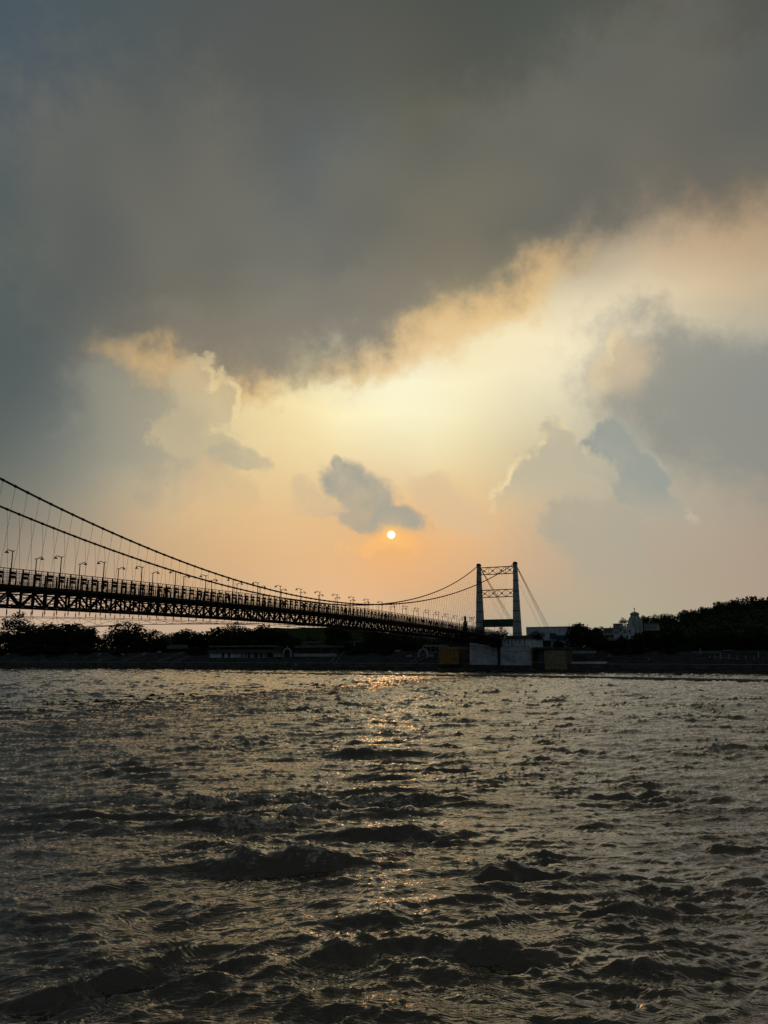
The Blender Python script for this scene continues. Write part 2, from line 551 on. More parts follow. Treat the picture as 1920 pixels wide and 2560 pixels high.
def sample_tile(T, x, y):
    h, dx, dy, L, n = T
    fx = (x / L * n) % n
    fy = (y / L * n) % n
    i0 = np.floor(fx).astype(int) % n
    j0 = np.floor(fy).astype(int) % n
    i1, j1 = (i0 + 1) % n, (j0 + 1) % n
    a, b = fx - np.floor(fx), fy - np.floor(fy)
    out = []
    for A in (h, dx, dy):
        out.append(A[j0, i0] * (1 - a) * (1 - b) + A[j0, i1] * a * (1 - b) + A[j1, i0] * (1 - a) * b + A[j1, i1] * a * b)
    return out


def vnoise(x, y, seed, octv=4):
    """smooth value noise"""
    r = np.random.default_rng(seed)
    tab = r.random((256, 256))
    out = np.zeros_like(x)
    amp, tot = 1.0, 0.0
    for o in range(octv):
        f = 2.0 ** o
        xx, yy = x * f + 17.3 * o, y * f + 9.1 * o
        i, j = np.floor(xx).astype(int), np.floor(yy).astype(int)
        a, b = xx - i, yy - j
        a, b = a * a * (3 - 2 * a), b * b * (3 - 2 * b)
        g = lambda p, q: tab[q % 256, p % 256]
        out += amp * (g(i, j) * (1 - a) * (1 - b) + g(i + 1, j) * a * (1 - b) + g(i, j + 1) * (1 - a) * b + g(i + 1, j + 1) * a * b)
        tot += amp
        amp *= 0.5
    return out / tot


def choppy(x, y, freq, chop, octaves, seed):
    """broken lines of short steep wavelets with flat water between, finer with each octave"""
    h = np.zeros_like(x)
    amp = 1.0
    r = np.random.default_rng(seed)
    for o in range(octaves):
        for k in range(2):
            th = (0.16 + 0.05 * o) * (1 if k else -1) + r.uniform(-0.08, 0.08)
            c, s = math.cos(th), math.sin(th)
            ux, uy = (x * c + y * s) * freq, (-x * s + y * c) * freq + r.uniform(0, 9)
            ph = uy + 5.2 * (vnoise(ux * 0.10, uy * 0.24, seed + 7 * o + k, 3) - 0.5) + 1.3 * (vnoise(ux * 0.42, uy * 0.7, seed + 70 + 7 * o + k, 2) - 0.5)
            a = 1 - np.abs(np.sin(ph))
            a = a + (np.abs(np.cos(ph)) - a) * a
            seg = np.clip(vnoise(ux * 0.17, uy * 0.42, seed + 140 + 7 * o + k, 3) * 3.2 - (1.0 - 0.09 * o), 0, 1.4)
            h += amp * seg * (1 - np.clip(a, 0, 1) ** 0.65) ** chop
        freq *= 1.8
        amp *= 0.60
        chop = chop + (1.8 - chop) * 0.12
    return h


TA = wave_tile(512, 83.0, 2.4, 9.0, 0.024, 1.4, 1.9, 3)

# standing and breaking waves over the boulders of the bed: photo x, photo y, half width m, height m, thickness m, foam
BREAKERS = [
    (600, 2165, 2.4, 0.62, 0.55, 0.5), (780, 2160, 1.1, 0.60, 0.5, 0.75), (520, 2110, 0.9, 0.42, 0.45, 0.7), (610, 2160, 0.45, 0.30, 0.35, 1.0),
    (640, 2062, 2.6, 0.50, 0.6, 0.8), (760, 2040, 2.0, 0.42, 0.55, 1.0), (900, 2015, 3.4, 0.40, 0.7, 0.9), (700, 2005, 2.6, 0.34, 0.6, 1.0),
    (480, 2010, 3.0, 0.32, 0.6, 0.9), (330, 2000, 3.0, 0.36, 0.6, 0.8), (200, 2020, 3.6, 0.34, 0.6, 0.7), (270, 2042, 3.2, 0.40, 0.5, 0.2),
    (130, 2070, 3.0, 0.30, 0.6, 0.2), (1080, 2010, 2.8, 0.40, 0.6, 0.4), (1000, 2035, 2.0, 0.35, 0.5, 0.3), (960, 2085, 2.0, 0.34, 0.5, 0.2),
    (1260, 2190, 0.9, 0.48, 0.5, 0.3), (1380, 2185, 1.8, 0.32, 0.45, 0.2), (1330, 2155, 1.3, 0.25, 0.4, 0.1), (1650, 2262, 2.0, 0.26, 0.45, 0.0),
    (1200, 2390, 0.75, 0.36, 0.4, 0.35), (1110, 2430, 0.7, 0.30, 0.4, 0.3), (1340, 2405, 1.3, 0.24, 0.35, 0.1), (1120, 2355, 0.35, 0.22, 0.3, 0.2),
    (330, 2440, 1.5, 0.34, 0.45, 0.1), (430, 2410, 0.35, 0.22, 0.3, 0.5), (830, 2500, 1.5, 0.34, 0.4, 0.4), (200, 2390, 1.2, 0.24, 0.5, 0.1),
    (640, 2420, 0.9, 0.18, 0.3, 0.0), (470, 2270, 1.0, 0.26, 0.5, 0.3), (1450, 2540, 0.9, 0.34, 0.4, 0.1), (1620, 2330, 1.6, 0.26, 0.4, 0.0),
    (920, 2300, 1.4, 0.20, 0.35, 0.0), (1040, 2090, 1.8, 0.28, 0.45, 0.0), (1700, 2005, 3.0, 0.30, 0.6, 0.1), (1500, 1990, 3.0, 0.26, 0.6, 0.1),
    (1480, 2060, 2.4, 0.25, 0.5, 0.0), (1860, 2120, 2.0, 0.28, 0.5, 0.0), (1300, 1930, 3.0, 0.26, 0.7, 0.1), (1060, 1925, 3.0, 0.36, 0.7, 0.1),
    (980, 1945, 3.0, 0.34, 0.7, 0.1), (620, 1935, 3.4, 0.34, 0.7, 0.2), (300, 1940, 3.5, 0.34, 0.7, 0.3), (300, 1915, 3.2, 0.3, 0.7, 0.2),
    (900, 1890, 3.0, 0.3, 0.8, 0.0), (1400, 1880, 3.5, 0.28, 0.8, 0.0), (830, 2390, 1.0, 0.2, 0.35, 0.0), (520, 2480, 1.2, 0.22, 0.4, 0.2),
    (90, 2300, 1.6, 0.2, 0.5, 0.1), (1750, 2420, 1.4, 0.22, 0.4, 0.0), (1560, 2450, 1.2, 0.22, 0.35, 0.0), (150, 2480, 1.0, 0.22, 0.4, 0.1),
]


def on_water(px, py):
    d = pix_dir(px, py)
    t = -HC / d[2]
    return t * d[0], t * d[1]


CHOP = 0.060


def build_river():
    az_in = np.linspace(-0.60, 0.60, 860)
    az_l = -0.60 - np.cumsum(np.linspace(0.002, 0.05, 30))[::-1]
    az_r = 0.60 + np.cumsum(np.linspace(0.002, 0.05, 30))
    az = np.concatenate([az_l, az_in, az_r])
    rr = [5.0]
    while rr[-1] < 420:
        rr.append(rr[-1] * 1.0040 + 0.0005)
    rr = np.array(rr)
    A, R = np.meshgrid(az, rr, indexing='xy')
    x, y = R * np.sin(A), R * np.cos(A)
    # currents bend the pattern
    wx = x + 4.5 * (vnoise(x / 13 + 3, y / 13, 21, 3) - 0.5)
    wy = y + 3.5 * (vnoise(x / 11 + 9, y / 11, 22, 3) - 0.5)
    ca, sa = math.cos(0.22), math.sin(0.22)
    qx, qy = wx * ca + wy * sa, -wx * sa + wy * ca
    ha, ax, ay = sample_tile(TA, qx, qy)
    calm = 0.35 + 1.3 * vnoise(x / 7 + 40, y / 5, 31, 3)
    rough = 0.35 + 1.6 * vnoise(x / 4.5 + 7, y / 3.0, 33, 3) ** 1.4
    R_ = np.hypot(x, y)
    calm = calm * (1 + 0.4 * np.clip((R_ - 25) / 60, 0, 1))
    # far water behind the gravel bar is slack
    u = x * SD + y * CD
    v = x * CD - y * SD
    bar_mid = np.interp(v, [-168, -120, -61, -27, 2, 60, 120], [212, 204, 199, 191, 182, 162, 140])
    slack = 1 - 0.1 / (1 + np.exp(-(u - bar_mid) / 2.0)) * (1 / (1 + np.exp(-(v + 172) / 6.0)))
    hs = choppy(qx, qy, 1.6, 3.8, 5, 500)
    hs = (hs - hs.mean())
    hb = hs * 0.10
    far = 1 + 0.55 * np.clip((R_ - 26) / 45, 0, 1)
    h = (ha * calm * (1 + 1.5 * np.clip((R_ - 26) / 45, 0, 1)) + hs * CHOP * far * (0.55 * calm + 0.6 * rough)) * slack
    sx = ax * calm * slack
    sy = ay * calm * slack
    foam = np.zeros_like(h)
    edge = vnoise(x * 1.3, y * 1.3, 51, 4) - 0.5
    fine = vnoise(x * 5, y * 5, 52, 4) - 0.5
    r2 = np.random.default_rng(77)
    for (px, py, hw, hh, th, fm) in BREAKERS:
        bx0, by0 = on_water(px, py)
        hh, th, hw = hh * (0.38 if py < 2230 else 0.28), th * 0.80, hw * 0.95
        m = (np.abs(x - bx0) < hw * 2.4) & (np.abs(y - by0) < th * 8)
        if not m.any():
            continue
        tilt = r2.uniform(-0.15, 0.15)
        lx = (x[m] - bx0)
        ly = (y[m] - by0) - tilt * lx - 0.35 * hw * (vnoise(x[m] / (hw * 0.7) + px, y[m] * 0 + py, 61, 2) - 0.5)
        env = np.exp(-(lx / hw) ** 2 * 1.6) * (0.7 + 0.6 * vnoise(x[m] * 1.2 / max(hw, 0.5) + px, y[m] * 0.4, 62, 3))
        prof = np.where(ly < 0, np.exp(-(ly / (th * 0.7)) ** 2), np.exp(-(ly / (th * 1.8)) ** 2))
        trough = -0.35 * np.exp(-((ly + th * 1.3) / (th * 0.9)) ** 2)
        near_c = env * np.exp(-(ly / (th * 2.2)) ** 2)
        h[m] += hh * env * (prof + trough) + near_c * 0.5 * hb[m]
        sy[m] += hh * 0.6 * env * np.exp(-(ly / (th * 0.5)) ** 2)
        fo = fm * env * np.exp(-((ly + th * 0.1) / (th * 1.0)) ** 2) * 1.6 + edge[m] * 1.3 * fm - 0.5
        fo = np.clip(fo * 1.4, 0, 0.8) * (fm > 0.15)
        foam[m] = np.maximum(foam[m], fo)
        h[m] += fo * fine[m] * 0.12
    # whitecaps on the sharpest crests
    cap = np.clip((h / 0.17 - 1.0) * 0.8 + edge * 2.4 - 0.5, 0, 1) * 0.4 * slack
    foam = np.maximum(foam, cap)
    ny, nx = x.shape
    co = np.empty((ny * nx, 3), np.float32)
    co[:, 0] = (x - sx).ravel()
    co[:, 1] = (y - sy).ravel()
    co[:, 2] = h.ravel()
    idx = np.arange(ny * nx, dtype=np.int32).reshape(ny, nx)
    q = np.stack([idx[:-1, :-1], idx[:-1, 1:], idx[1:, 1:], idx[1:, :-1]], -1).reshape(-1, 4)
    me = bpy.data.meshes.new('river')
    me.vertices.add(len(co))
    me.vertices.foreach_set('co', co.ravel())
    me.loops.add(q.size)
    me.loops.foreach_set('vertex_index', q.ravel())
    me.polygons.add(len(q))
    me.polygons.foreach_set('loop_start', np.arange(0, q.size, 4, dtype=np.int32))
    me.polygons.foreach_set('use_smooth', np.ones(len(q), bool))
    at = me.attributes.new('foam', 'FLOAT', 'POINT')
    at.data.foreach_set('value', foam.ravel().astype(np.float32))
    me.update(calc_edges=True)
    # flip if needed so that faces look up
    if me.polygons[len(q) // 2].normal.z < 0:
        me.flip_normals()
    return me


def water_material():
    m = bpy.data.materials.new('muddy_river_water')
    m.use_nodes = True
    t = NT(m.node_tree)
    b = t.n['Principled BSDF']
    tc = t.node('ShaderNodeTexCoord').outputs['Object']
    fo = t.node('ShaderNodeAttribute', attribute_name='foam').outputs['Fac']
    brk = t.m('ADD', t.m('MULTIPLY', t.noise(tc, 4.0, 4, 0.7), 0.6), t.m('MULTIPLY', t.noise(t.v('MULTIPLY', tc, (0.45, 1.6, 1.0)), 15.0, 4, 0.7), 0.6))
    fmask = t.smooth(t.m('ADD', fo, t.m('MULTIPLY', t.m('SUBTRACT', brk, 0.62), 6.0)), 0.3, 1.2)
    fmask = t.m('MULTIPLY', fmask, t.smooth(fo, 0.02, 0.15))
    silt = t.mix(t.smooth(t.noise(tc, 0.12, 3, 0.5), 0.35, 0.65), (0.036, 0.024, 0.010), (0.052, 0.035, 0.016))
    t.put(b.inputs['Base Color'], t.mix(fmask, silt, (0.36, 0.33, 0.28)))
    t.put(b.inputs['Roughness'], t.m('ADD', 0.03, t.m('MULTIPLY', fmask, 0.5)))
    b.inputs['IOR'].default_value = 1.7
    bend = t.v('SCALE', t.v('SUBTRACT', t.noise(tc, 0.22, 3, 0.55, color=True), (0.5, 0.5, 0.5)), scale=5.0)
    fl = t.v('ADD', tc, bend)
    n1 = t.noise(t.v('MULTIPLY', fl, (0.30, 1.5, 1.0)), 3.4, 3, 0.5, dist=0.35)
    ridge = t.m('SUBTRACT', 1.0, t.m('ABSOLUTE', t.m('MULTIPLY', t.m('SUBTRACT', n1, 0.5), 5.0)))
    n2 = t.noise(t.v('MULTIPLY', fl, (0.6, 1.3, 1.0)), 6.0, 2, 0.5, dist=0.5)
    hgt = t.m('ADD', t.m('MULTIPLY', ridge, 0.7), t.m('MULTIPLY', n2, 0.35))
    bp = t.node('ShaderNodeBump')
    bp.inputs['Strength'].default_value = 0.5
    bp.inputs['Distance'].default_value = 0.04
    t.put(bp.inputs['Height'], hgt)
    t.l.new(bp.outputs[0], b.inputs['Normal'])
    return m


river_me = build_river()
river_me.materials.append(water_material())
river = struct('river', river_me)
# ------------------------------------------------------------------ far bank terrain
def shore_u(v):
    return float(np.interp(v, [-700, -420, -320, -250, -200, -150, -110, -82, -50, 0, 60, 300], [262, 240, 240, 248, 250, 260, 256, 250, 253, 257, 258, 262]))


def grid_mesh(name, U, V, Z, material, smooth=True):
    U, V = np.asarray(U, float), np.asarray(V, float)
    x = U * SD + V * CD
    y = U * CD - V * SD
    ny, nx = x.shape
    me = bpy.data.meshes.new(name)
    co = np.stack([x, y, Z], -1).reshape(-1, 3)
    idx = np.arange(ny * nx).reshape(ny, nx)
    q = np.stack([idx[:-1, :-1], idx[:-1, 1:], idx[1:, 1:], idx[1:, :-1]], -1).reshape(-1, 4)
    me.from_pydata(co.tolist(), [], q.tolist())
    me.materials.append(material)
    me.polygons.foreach_set('use_smooth', [smooth] * len(q))
    me.update()
    return me


vv = np.concatenate([np.linspace(-900, -420, 40), np.linspace(-415, 40, 260), np.linspace(45, 420, 40)])
sh = np.array([shore_u(v) for v in vv])
sh = sh + 3.0 * (vnoise(vv / 14.0, vv * 0, 71, 3) - 0.5)
PROM_U = 266.0
STEP_U0, STEP_N, STEP_RUN, STEP_RISE = 272.0, 11, 1.15, 0.40
PROM_Z = 2.7
TOP_Z = PROM_Z + STEP_N * STEP_RISE
TOP_U = STEP_U0 + STEP_N * STEP_RUN
# rocky slope from the water to the promenade wall
rows = []
for k, f in enumerate(np.linspace(0, 1, 14)):
    uu = (sh - 4) + (PROM_U + 0.2 - (sh - 4)) * f
    zz = -0.8 + 2.1 * f + 0.55 * (vnoise(vv / 2.5, uu / 2.5, 72, 3) - 0.5) * math.sin(math.pi * f)
    rows.append((uu, vv, zz))
struct('riverbank', grid_mesh('riverbank', [r[0] for r in rows], [r[1] for r in rows], np.array([r[2] for r in rows]), M['soil']))

# promenade wall with its coping, and the wide stone steps behind it
mb = MB()
mb.box(-900, 420, PROM_U, PROM_U + 6.2, -1.0, PROM_Z)
struct('promenade', mb.mesh('promenade', M['concrete']), rot=(0, 0, -TH))
mb = MB()
mb.box(-900, 420, PROM_U - 0.15, PROM_U + 0.35, PROM_Z + 0.004, PROM_Z + 0.16)
struct('promenade_kerb', mb.mesh('promenade_kerb', M['pale']), rot=(0, 0, -TH))
steps = link('riverside_steps', None, None, (0, 0, 0), (0, 0, -TH))
steps['kind'] = 'structure'
for i in range(STEP_N):
    mb = MB()
    u0 = STEP_U0 + i * STEP_RUN
    mb.box(-900, 420, u0, TOP_U + 2 + 0.01 * i, PROM_Z + i * STEP_RISE - 0.6, PROM_Z + (i + 1) * STEP_RISE)
    link('step', mb.mesh('step', M['stone' if i % 2 else 'concrete']), steps)
# land behind, out to the horizon
ug = np.concatenate([np.linspace(TOP_U + 1.5, 340, 10), np.array([380, 450, 600, 900, 1500, 2600, 5000, 9000])])
vg = np.concatenate([np.linspace(-9000, -1000, 8), np.linspace(-900, 420, 60), np.linspace(600, 9000, 8)])
VG, UG = np.meshgrid(vg, ug)
struct('ground', grid_mesh('ground', UG, VG, TOP_Z + 0.004 + 0.0 * UG + 0.35 * vnoise(VG / 30, UG / 30, 73, 3) * (UG > 290), M['soil']))

# gravel bar in the river
bar = [(-168, 211, 213), (-150, 202, 208), (-120, 197, 206), (-104, 195.5, 206), (-80, 194, 207), (-61, 192, 208), (-45, 188, 205),
       (-27, 182, 200), (-12, 177, 194), (2, 172, 189), (25, 164, 182), (60, 151, 170), (120, 129, 149)]
bv = np.linspace(-168, 120, 160)
b0 = np.interp(bv, [b[0] for b in bar], [b[1] for b in bar]) + 2.0 * (vnoise(bv / 9, bv * 0, 74, 3) - 0.5)
b1 = np.interp(bv, [b[0] for b in bar], [b[2] for b in bar]) + 2.0 * (vnoise(bv / 9 + 50, bv * 0, 75, 3) - 0.5)
fr = np.linspace(0, 1, 14)
BU = np.array([b0 + (b1 - b0) * f for f in fr])
BV = np.array([bv for f in fr])
prof = np.array([-0.5, 0.02, 0.18, 0.30, 0.38, 0.42, 0.45, 0.45, 0.42, 0.38, 0.3, 0.18, 0.02, -0.5])
BZ = prof[:, None] * np.interp(bv, [-168, -150, -100, -40, 120], [0.5, 0.62, 0.75, 0.9, 1.2])[None] + 0.10 * (vnoise(BV / 1.5, BU / 1.5, 76, 3) - 0.5)
struct('gravel_bar', grid_mesh('gravel_bar', BU, BV, BZ, M['sand']))

# wooded hill to the right and a low ridge far behind
hu, hv = np.meshgrid(np.linspace(330, 1100, 60), np.linspace(-130, 700, 90))


def hill_z(u, v):
    crest = np.interp(v, [-125, -105, -87, -60, -48, -38, -28, -18, -10, 5, 23, 60, 150, 300, 700], [6, 9, 15, 21, 22, 25, 27, 30, 32, 32.5, 34, 38, 42, 36, 10])
    f = np.clip((u - 345) / 150.0, 0, 1)
    f = f * f * (3 - 2 * f) * np.interp(u, [0, 760, 1100], [1, 1, 0])
    return TOP_Z - 1.5 + (crest - 5.6) * f


struct('hill', grid_mesh('hill', hu, hv, hill_z(hu, hv) + 2 * (vnoise(hu / 25, hv / 25, 77, 3) - 0.5), M['soil']))
ru, rv = np.meshgrid(np.linspace(1700, 2900, 14), np.linspace(-3600, 2200, 120))
rz = (np.exp(-((ru - 2300) / 420) ** 2)) * (60 + 70 * vnoise(rv / 420, rv * 0, 78, 4)) * np.interp(rv, [-3600, -1900, -1500, -1200, -950, -700, 600, 2200], [0.3, 0.3, 0.95, 1.0, 0.8, 0.35, 0.35, 0.6])
struct('distant_ridge', grid_mesh('distant_ridge', ru, rv, rz + 3, M['leaf']))

# ------------------------------------------------------------------ suspension bridge
UT = 268.5                          # tower station
VN, VF = -81.486, -86.149           # near and far railing
VM = (VN + VF) / 2
HW = (VN - VF) / 2
P0, PAN = 64.241, 1.85
J0, J1 = -14, 107


def st(j):
    return P0 + PAN * j


def deck_z(u):
    return HC + 9.158 - 0.000134 * (u - 128.05) ** 2


def cable_h(u):
    return 0.00136 * (u - 142.25) ** 2


def cable_pt(u, s):
    h = cable_h(u)
    return (s * (HW + 0.184 + 0.2009 * h), u - UT, HC + 11.63 + h)


bridge = thing('suspension_bridge', 'long dark steel footbridge hung from two cables, tall grey portal tower at far end', 'bridge', UT, VM, 0.0)


def bp(o):
    o.parent = bridge
    return o


def sweep(f, x0, x1, z0, z1, js, material, name):
    """a bar that follows the camber: cross-section x0..x1, z0..z1 below or above the deck line"""
    m = MB()
    secs = []
    for j in js:
        u = st(j)
        z = f(u)
        secs.append([(x0, u - UT, z + z0), (x1, u - UT, z + z0), (x1, u - UT, z + z1), (x0, u - UT, z + z1)])
    m.prism(secs)
    return link(name, m.mesh(name, material), bridge)


JS = list(range(J0, J1 + 1))
JX = JS + [J1 + 2, J1 + 4, J1 + 6, J1 + 9, J1 + 14, J1 + 20]
sweep(deck_z, -HW - 0.25, HW + 0.25, -0.30, 0.0, JX, M['deck'], 'deck')
for s in (-1, 1):
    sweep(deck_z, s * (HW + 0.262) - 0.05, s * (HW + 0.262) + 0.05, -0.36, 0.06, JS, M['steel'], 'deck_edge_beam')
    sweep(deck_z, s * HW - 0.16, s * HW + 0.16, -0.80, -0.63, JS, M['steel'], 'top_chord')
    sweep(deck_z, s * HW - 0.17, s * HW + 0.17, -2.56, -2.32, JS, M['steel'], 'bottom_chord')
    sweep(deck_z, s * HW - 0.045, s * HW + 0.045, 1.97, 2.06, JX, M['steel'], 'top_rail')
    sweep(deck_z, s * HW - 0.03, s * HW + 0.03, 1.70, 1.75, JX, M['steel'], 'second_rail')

# rolled H section, one metre long, shared by all members
mb = MB()
mb.box(-0.5, 0.5, 0, 1, 0.36, 0.5)
mb.box(-0.5, 0.5, 0, 1, -0.5, -0.36)
mb.box(-0.12, 0.12, 0, 1, -0.36, 0.36)
me_h = mb.mesh('rolled_section', M['steel'])
mb = MB()
mb.tube([(0, 0, 0), (0, 1, 0)], 0.5, 6)
me_rod = mb.mesh('round_bar', M['wire'])
mb = MB()
mb.tube([(0, 0, 0), (0, 0.28, 0), (0, 0.30, 0), (0, 0.72, 0), (0, 0.74, 0), (0, 1, 0)], [0.18, 0.18, 0.5, 0.5, 0.18, 0.18], 6)
me_turn = mb.mesh('turnbuckle_rod', M['steel'])


def member(name, me, a, b, w, h=None, parent=None):
    a, b = Vector(a), Vector(b)
    d = b - a
    o = link(name, me, parent or bridge, a)
    o.rotation_mode = 'QUATERNION'
    o.rotation_quaternion = d.to_track_quat('Y', 'Z')
    o.scale = (w, d.length, h or w)
    return o


def wind_pt(u, s):
    q = (u - 142.25) ** 2
    return (s * (HW + 0.5 + 0.00045 * q), u - UT, deck_z(u) - 2.95 - 0.00043 * q)


def low_pt(u, s):
    q = (u - 142.25) ** 2
    return (s * HW, u - UT, deck_z(u) - 2.56 - 0.5 - 0.00012 * q)


# railing bay: wires, balusters and a thin middle post
mb = MB()
for z in (0.95, 1.14, 1.33, 1.52):
    mb.box(-0.018, 0.018, 0.06, PAN - 0.06, z, z + 0.036)
mb.box(-0.02, 0.02, 0.06, PAN - 0.06, 0.14, 0.18)
for i in range(1, 9):
    y = PAN * i / 9
    mb.box(-0.02, 0.02, y - 0.02, y + 0.02, 0.16, 0.96)
mb.box(-0.028, 0.028, PAN / 2 - 0.028, PAN / 2 + 0.028, 0.0, 1.97)
me_bay = mb.mesh('railing_bay', M['steel'])
mb = MB()
mb.box(-0.075, 0.075, -0.075, 0.075, -0.3, 2.0)
mb.box(-0.10, 0.10, -0.10, 0.10, -0.02, 0.05)
me_rpost = mb.mesh('railing_post', M['steel'])
mb = MB()
mb.box(-0.02, 0.02, 0.10, 1.05, 1.30, 1.66)
mb.box(-0.035, -0.02, 0.14, 1.01, 1.40, 1.43)
me_boardA = mb.mesh('board', M['steel_red'])
mb = MB()
mb.box(-0.02, 0.02, 0.08, 0.92, 0.82, 1.16)
mb.box(-0.035, -0.02, 0.12, 0.88, 0.96, 0.99)
me_boardB = mb.mesh('board', M['steel_red'])

for j in range(J0, J1 + 1):
    u = st(j)
    z = deck_z(u)
    y = u - UT
    slope = math.atan((deck_z(u + PAN) - z) / PAN)
    last = j == J1
    for s in (-1, 1):
        x = s * HW
        link('railing_post', me_rpost, bridge, (x, y, z))
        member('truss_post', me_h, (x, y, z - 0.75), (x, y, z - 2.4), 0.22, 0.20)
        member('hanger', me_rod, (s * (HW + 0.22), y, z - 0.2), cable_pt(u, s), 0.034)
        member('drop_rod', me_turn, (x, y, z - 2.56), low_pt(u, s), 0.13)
        if last:
            continue
        u2 = st(j + 1)
        z2, y2 = deck_z(u2), u2 - UT
        link('railing_panel', me_bay, bridge, (x, y, z), (slope, 0, 0))
        if j % 2 == 0:
            member('truss_diagonal', me_h, (x, y + 0.05, z - 0.78), (x, y2 - 0.05, z2 - 2.36), 0.19, 0.19)
        else:
            member('truss_diagonal', me_h, (x, y + 0.05, z - 2.36), (x, y2 - 0.05, z2 - 0.78), 0.19, 0.19)
        a = low_pt(u, s) if j % 2 == 0 else wind_pt(u, s)
        b = wind_pt(u2, s) if j % 2 == 0 else low_pt(u2, s)
        member('wind_tie', me_rod, a, b, 0.045)
    member('floor_beam', me_h, (-HW - 0.2, y, z - 0.46), (HW + 0.2, y, z - 0.46), 0.22, 0.30)
    member('sway_brace', me_h, (-HW, y + 0.1, z - 0.95), (HW, y + 0.1, z - 2.3), 0.08, 0.08)
    member('sway_brace', me_h, (HW, y - 0.1, z - 0.95), (-HW, y - 0.1, z - 2.3), 0.08, 0.08)
    if not last:
        member('lateral_brace', me_h, (-HW, y, z - 2.36), (HW, y2, z2 - 2.36), 0.08, 0.08)
        member('lateral_brace', me_h, (HW, y, z - 2.45), (-HW, y2, z2 - 2.45), 0.08, 0.08)
        # boards on the inner side of the near railing
        link('board', me_boardA, bridge, (HW - 0.12, y, z), (slope, 0, 0))
        link('board', me_boardB, bridge, (HW - 0.12, y, z), (slope, 0, 0))

for s in (-1, 1):
    pts, rad = [], []
    u = st(J0) - 1.0
    for j in range(J0, J1 + 4):
        uj = st(j)
        for du, r in ((-0.9, 0.14), (-0.13, 0.14), (-0.12, 0.185), (0.12, 0.185), (0.13, 0.14)):
            if uj + du < UT - 0.3:
                pts.append(cable_pt(uj + du, s))
                rad.append(r)
    pts.append(cable_pt(UT, s))
    rad.append(0.12)
    m = MB().tube(pts, rad, 8)
    link('main_cable', m.mesh('main_cable', M['cable']), bridge)
    m = MB().tube([low_pt(st(j), s) for j in JS], 0.035, 6)
    link('stiffening_cable', m.mesh('stiffening_cable', M['cable']), bridge)
    m = MB().tube([wind_pt(st(j), s) for j in JS], 0.05, 6)
    link('wind_cable', m.mesh('wind_cable', M['cable']), bridge)

# tower
LEGX = HW + 0.184 + 0.2009 * cable_h(UT)
ZTOP = HC + 11.63 + cable_h(UT) - 0.35
ZBASE = HC + 3.6
for s in (-1, 1):
    def ring(f, grow=0.0):
        hw = 0.62 + (1.45 - 0.62) * (1 - f) + grow
        hd = 0.60 + (1.35 - 0.60) * (1 - f) + grow
        z = ZBASE + (ZTOP - ZBASE) * f
        cx = s * LEGX
        return [(cx - hw, -hd, z), (cx + hw, -hd, z), (cx + hw, hd, z), (cx - hw, hd, z)]
    leg = link('tower_leg', MB().prism([ring(0), ring(1)]).mesh('tower_leg', M['tower']), bridge)
    for f in (0.055, 0.16, 0.30, 0.43, 0.545, 0.67, 0.80, 0.91):
        df = 0.006
        link('leg_band', MB().prism([ring(f - df, 0.035), ring(f + df, 0.035)]).mesh('leg_band', M['band']), leg)
    zc = ZTOP
    cap = MB().prism([[(s * LEGX + a * 0.72, b * 0.72, zc) for a, b in ((-1, -1), (1, -1), (1, 1), (-1, 1))],
                      [(s * LEGX + a * 0.72, b * 0.72, zc + 0.45) for a, b in ((-1, -1), (1, -1), (1, 1), (-1, 1))],
                      [(s * LEGX + a * 0.38, b * 0.38, zc + 0.85) for a, b in ((-1, -1), (1, -1), (1, 1), (-1, 1))]])
    link('cable_saddle', cap.mesh('cable_saddle', M['steel']), bridge)

for zlo, zhi in ((ZTOP - 3.3, ZTOP - 0.75), (ZTOP - 11.6, ZTOP - 9.0)):
    hw = LEGX - 0.45
    cf = link('cross_frame', MB().beam((-hw, 0, zhi), (hw, 0, zhi), 0.5, 0.28).beam((-hw, 0, zlo), (hw, 0, zlo), 0.5, 0.28).mesh('cross_frame', M['steel']), bridge)
    n = 4
    for i in range(n):
        xa, xb = -hw + 2 * hw * i / n, -hw + 2 * hw * (i + 1) / n
        for k, (p, q) in enumerate((((xa, 0, zlo), (xb, 0, zhi)), ((xa, 0, zhi), (xb, 0, zlo)))):
            member('diagonal', me_h, (p[0], 0.13 * (k * 2 - 1), p[2]), (q[0], 0.13 * (k * 2 - 1), q[2]), 0.16, 0.16, cf)
        link('gusset', MB().box(-0.3, 0.3, -0.25, 0.25, -0.28, 0.28).mesh('gusset', M['steel']), cf, ((xa + xb) / 2, 0, (zlo + zhi) / 2))
        if i:
            member('upright', me_h, (xa, 0, zlo), (xa, 0, zhi), 0.10, 0.10, cf)
zp0, zp1 = sz(1240, 1566, UT), sz(1240, 1550, UT)
hwp = LEGX - 0.7
portal = link('portal_beam', MB().box(-hwp, hwp, -0.6, 0.6, zp0, zp1).mesh('portal_beam', M['green']), bridge)
link('portal_flange', MB().box(-hwp, hwp, -0.78, 0.78, zp1 + 0.003, zp1 + 0.22).mesh('portal_flange', M['steel']), portal)
link('portal_flange', MB().box(-hwp, hwp, -0.78, 0.78, zp0 - 0.22, zp0 - 0.003).mesh('portal_flange', M['steel']), portal)
mb = MB()
ringp = [(1.9 * math.cos(a) * (1 + 0.12 * math.cos(3 * a)) - 0.4, 0.78 * math.sin(a)) for a in np.linspace(0, 2 * math.pi, 25)[:-1]]
zm = (zp0 + zp1) / 2
mb.prism([[(x, -0.603, zm + z) for x, z in ringp], [(x, -0.68, zm + z) for x, z in ringp]])
link('emblem_board', mb.mesh('emblem_board', M['darkhole']), portal)

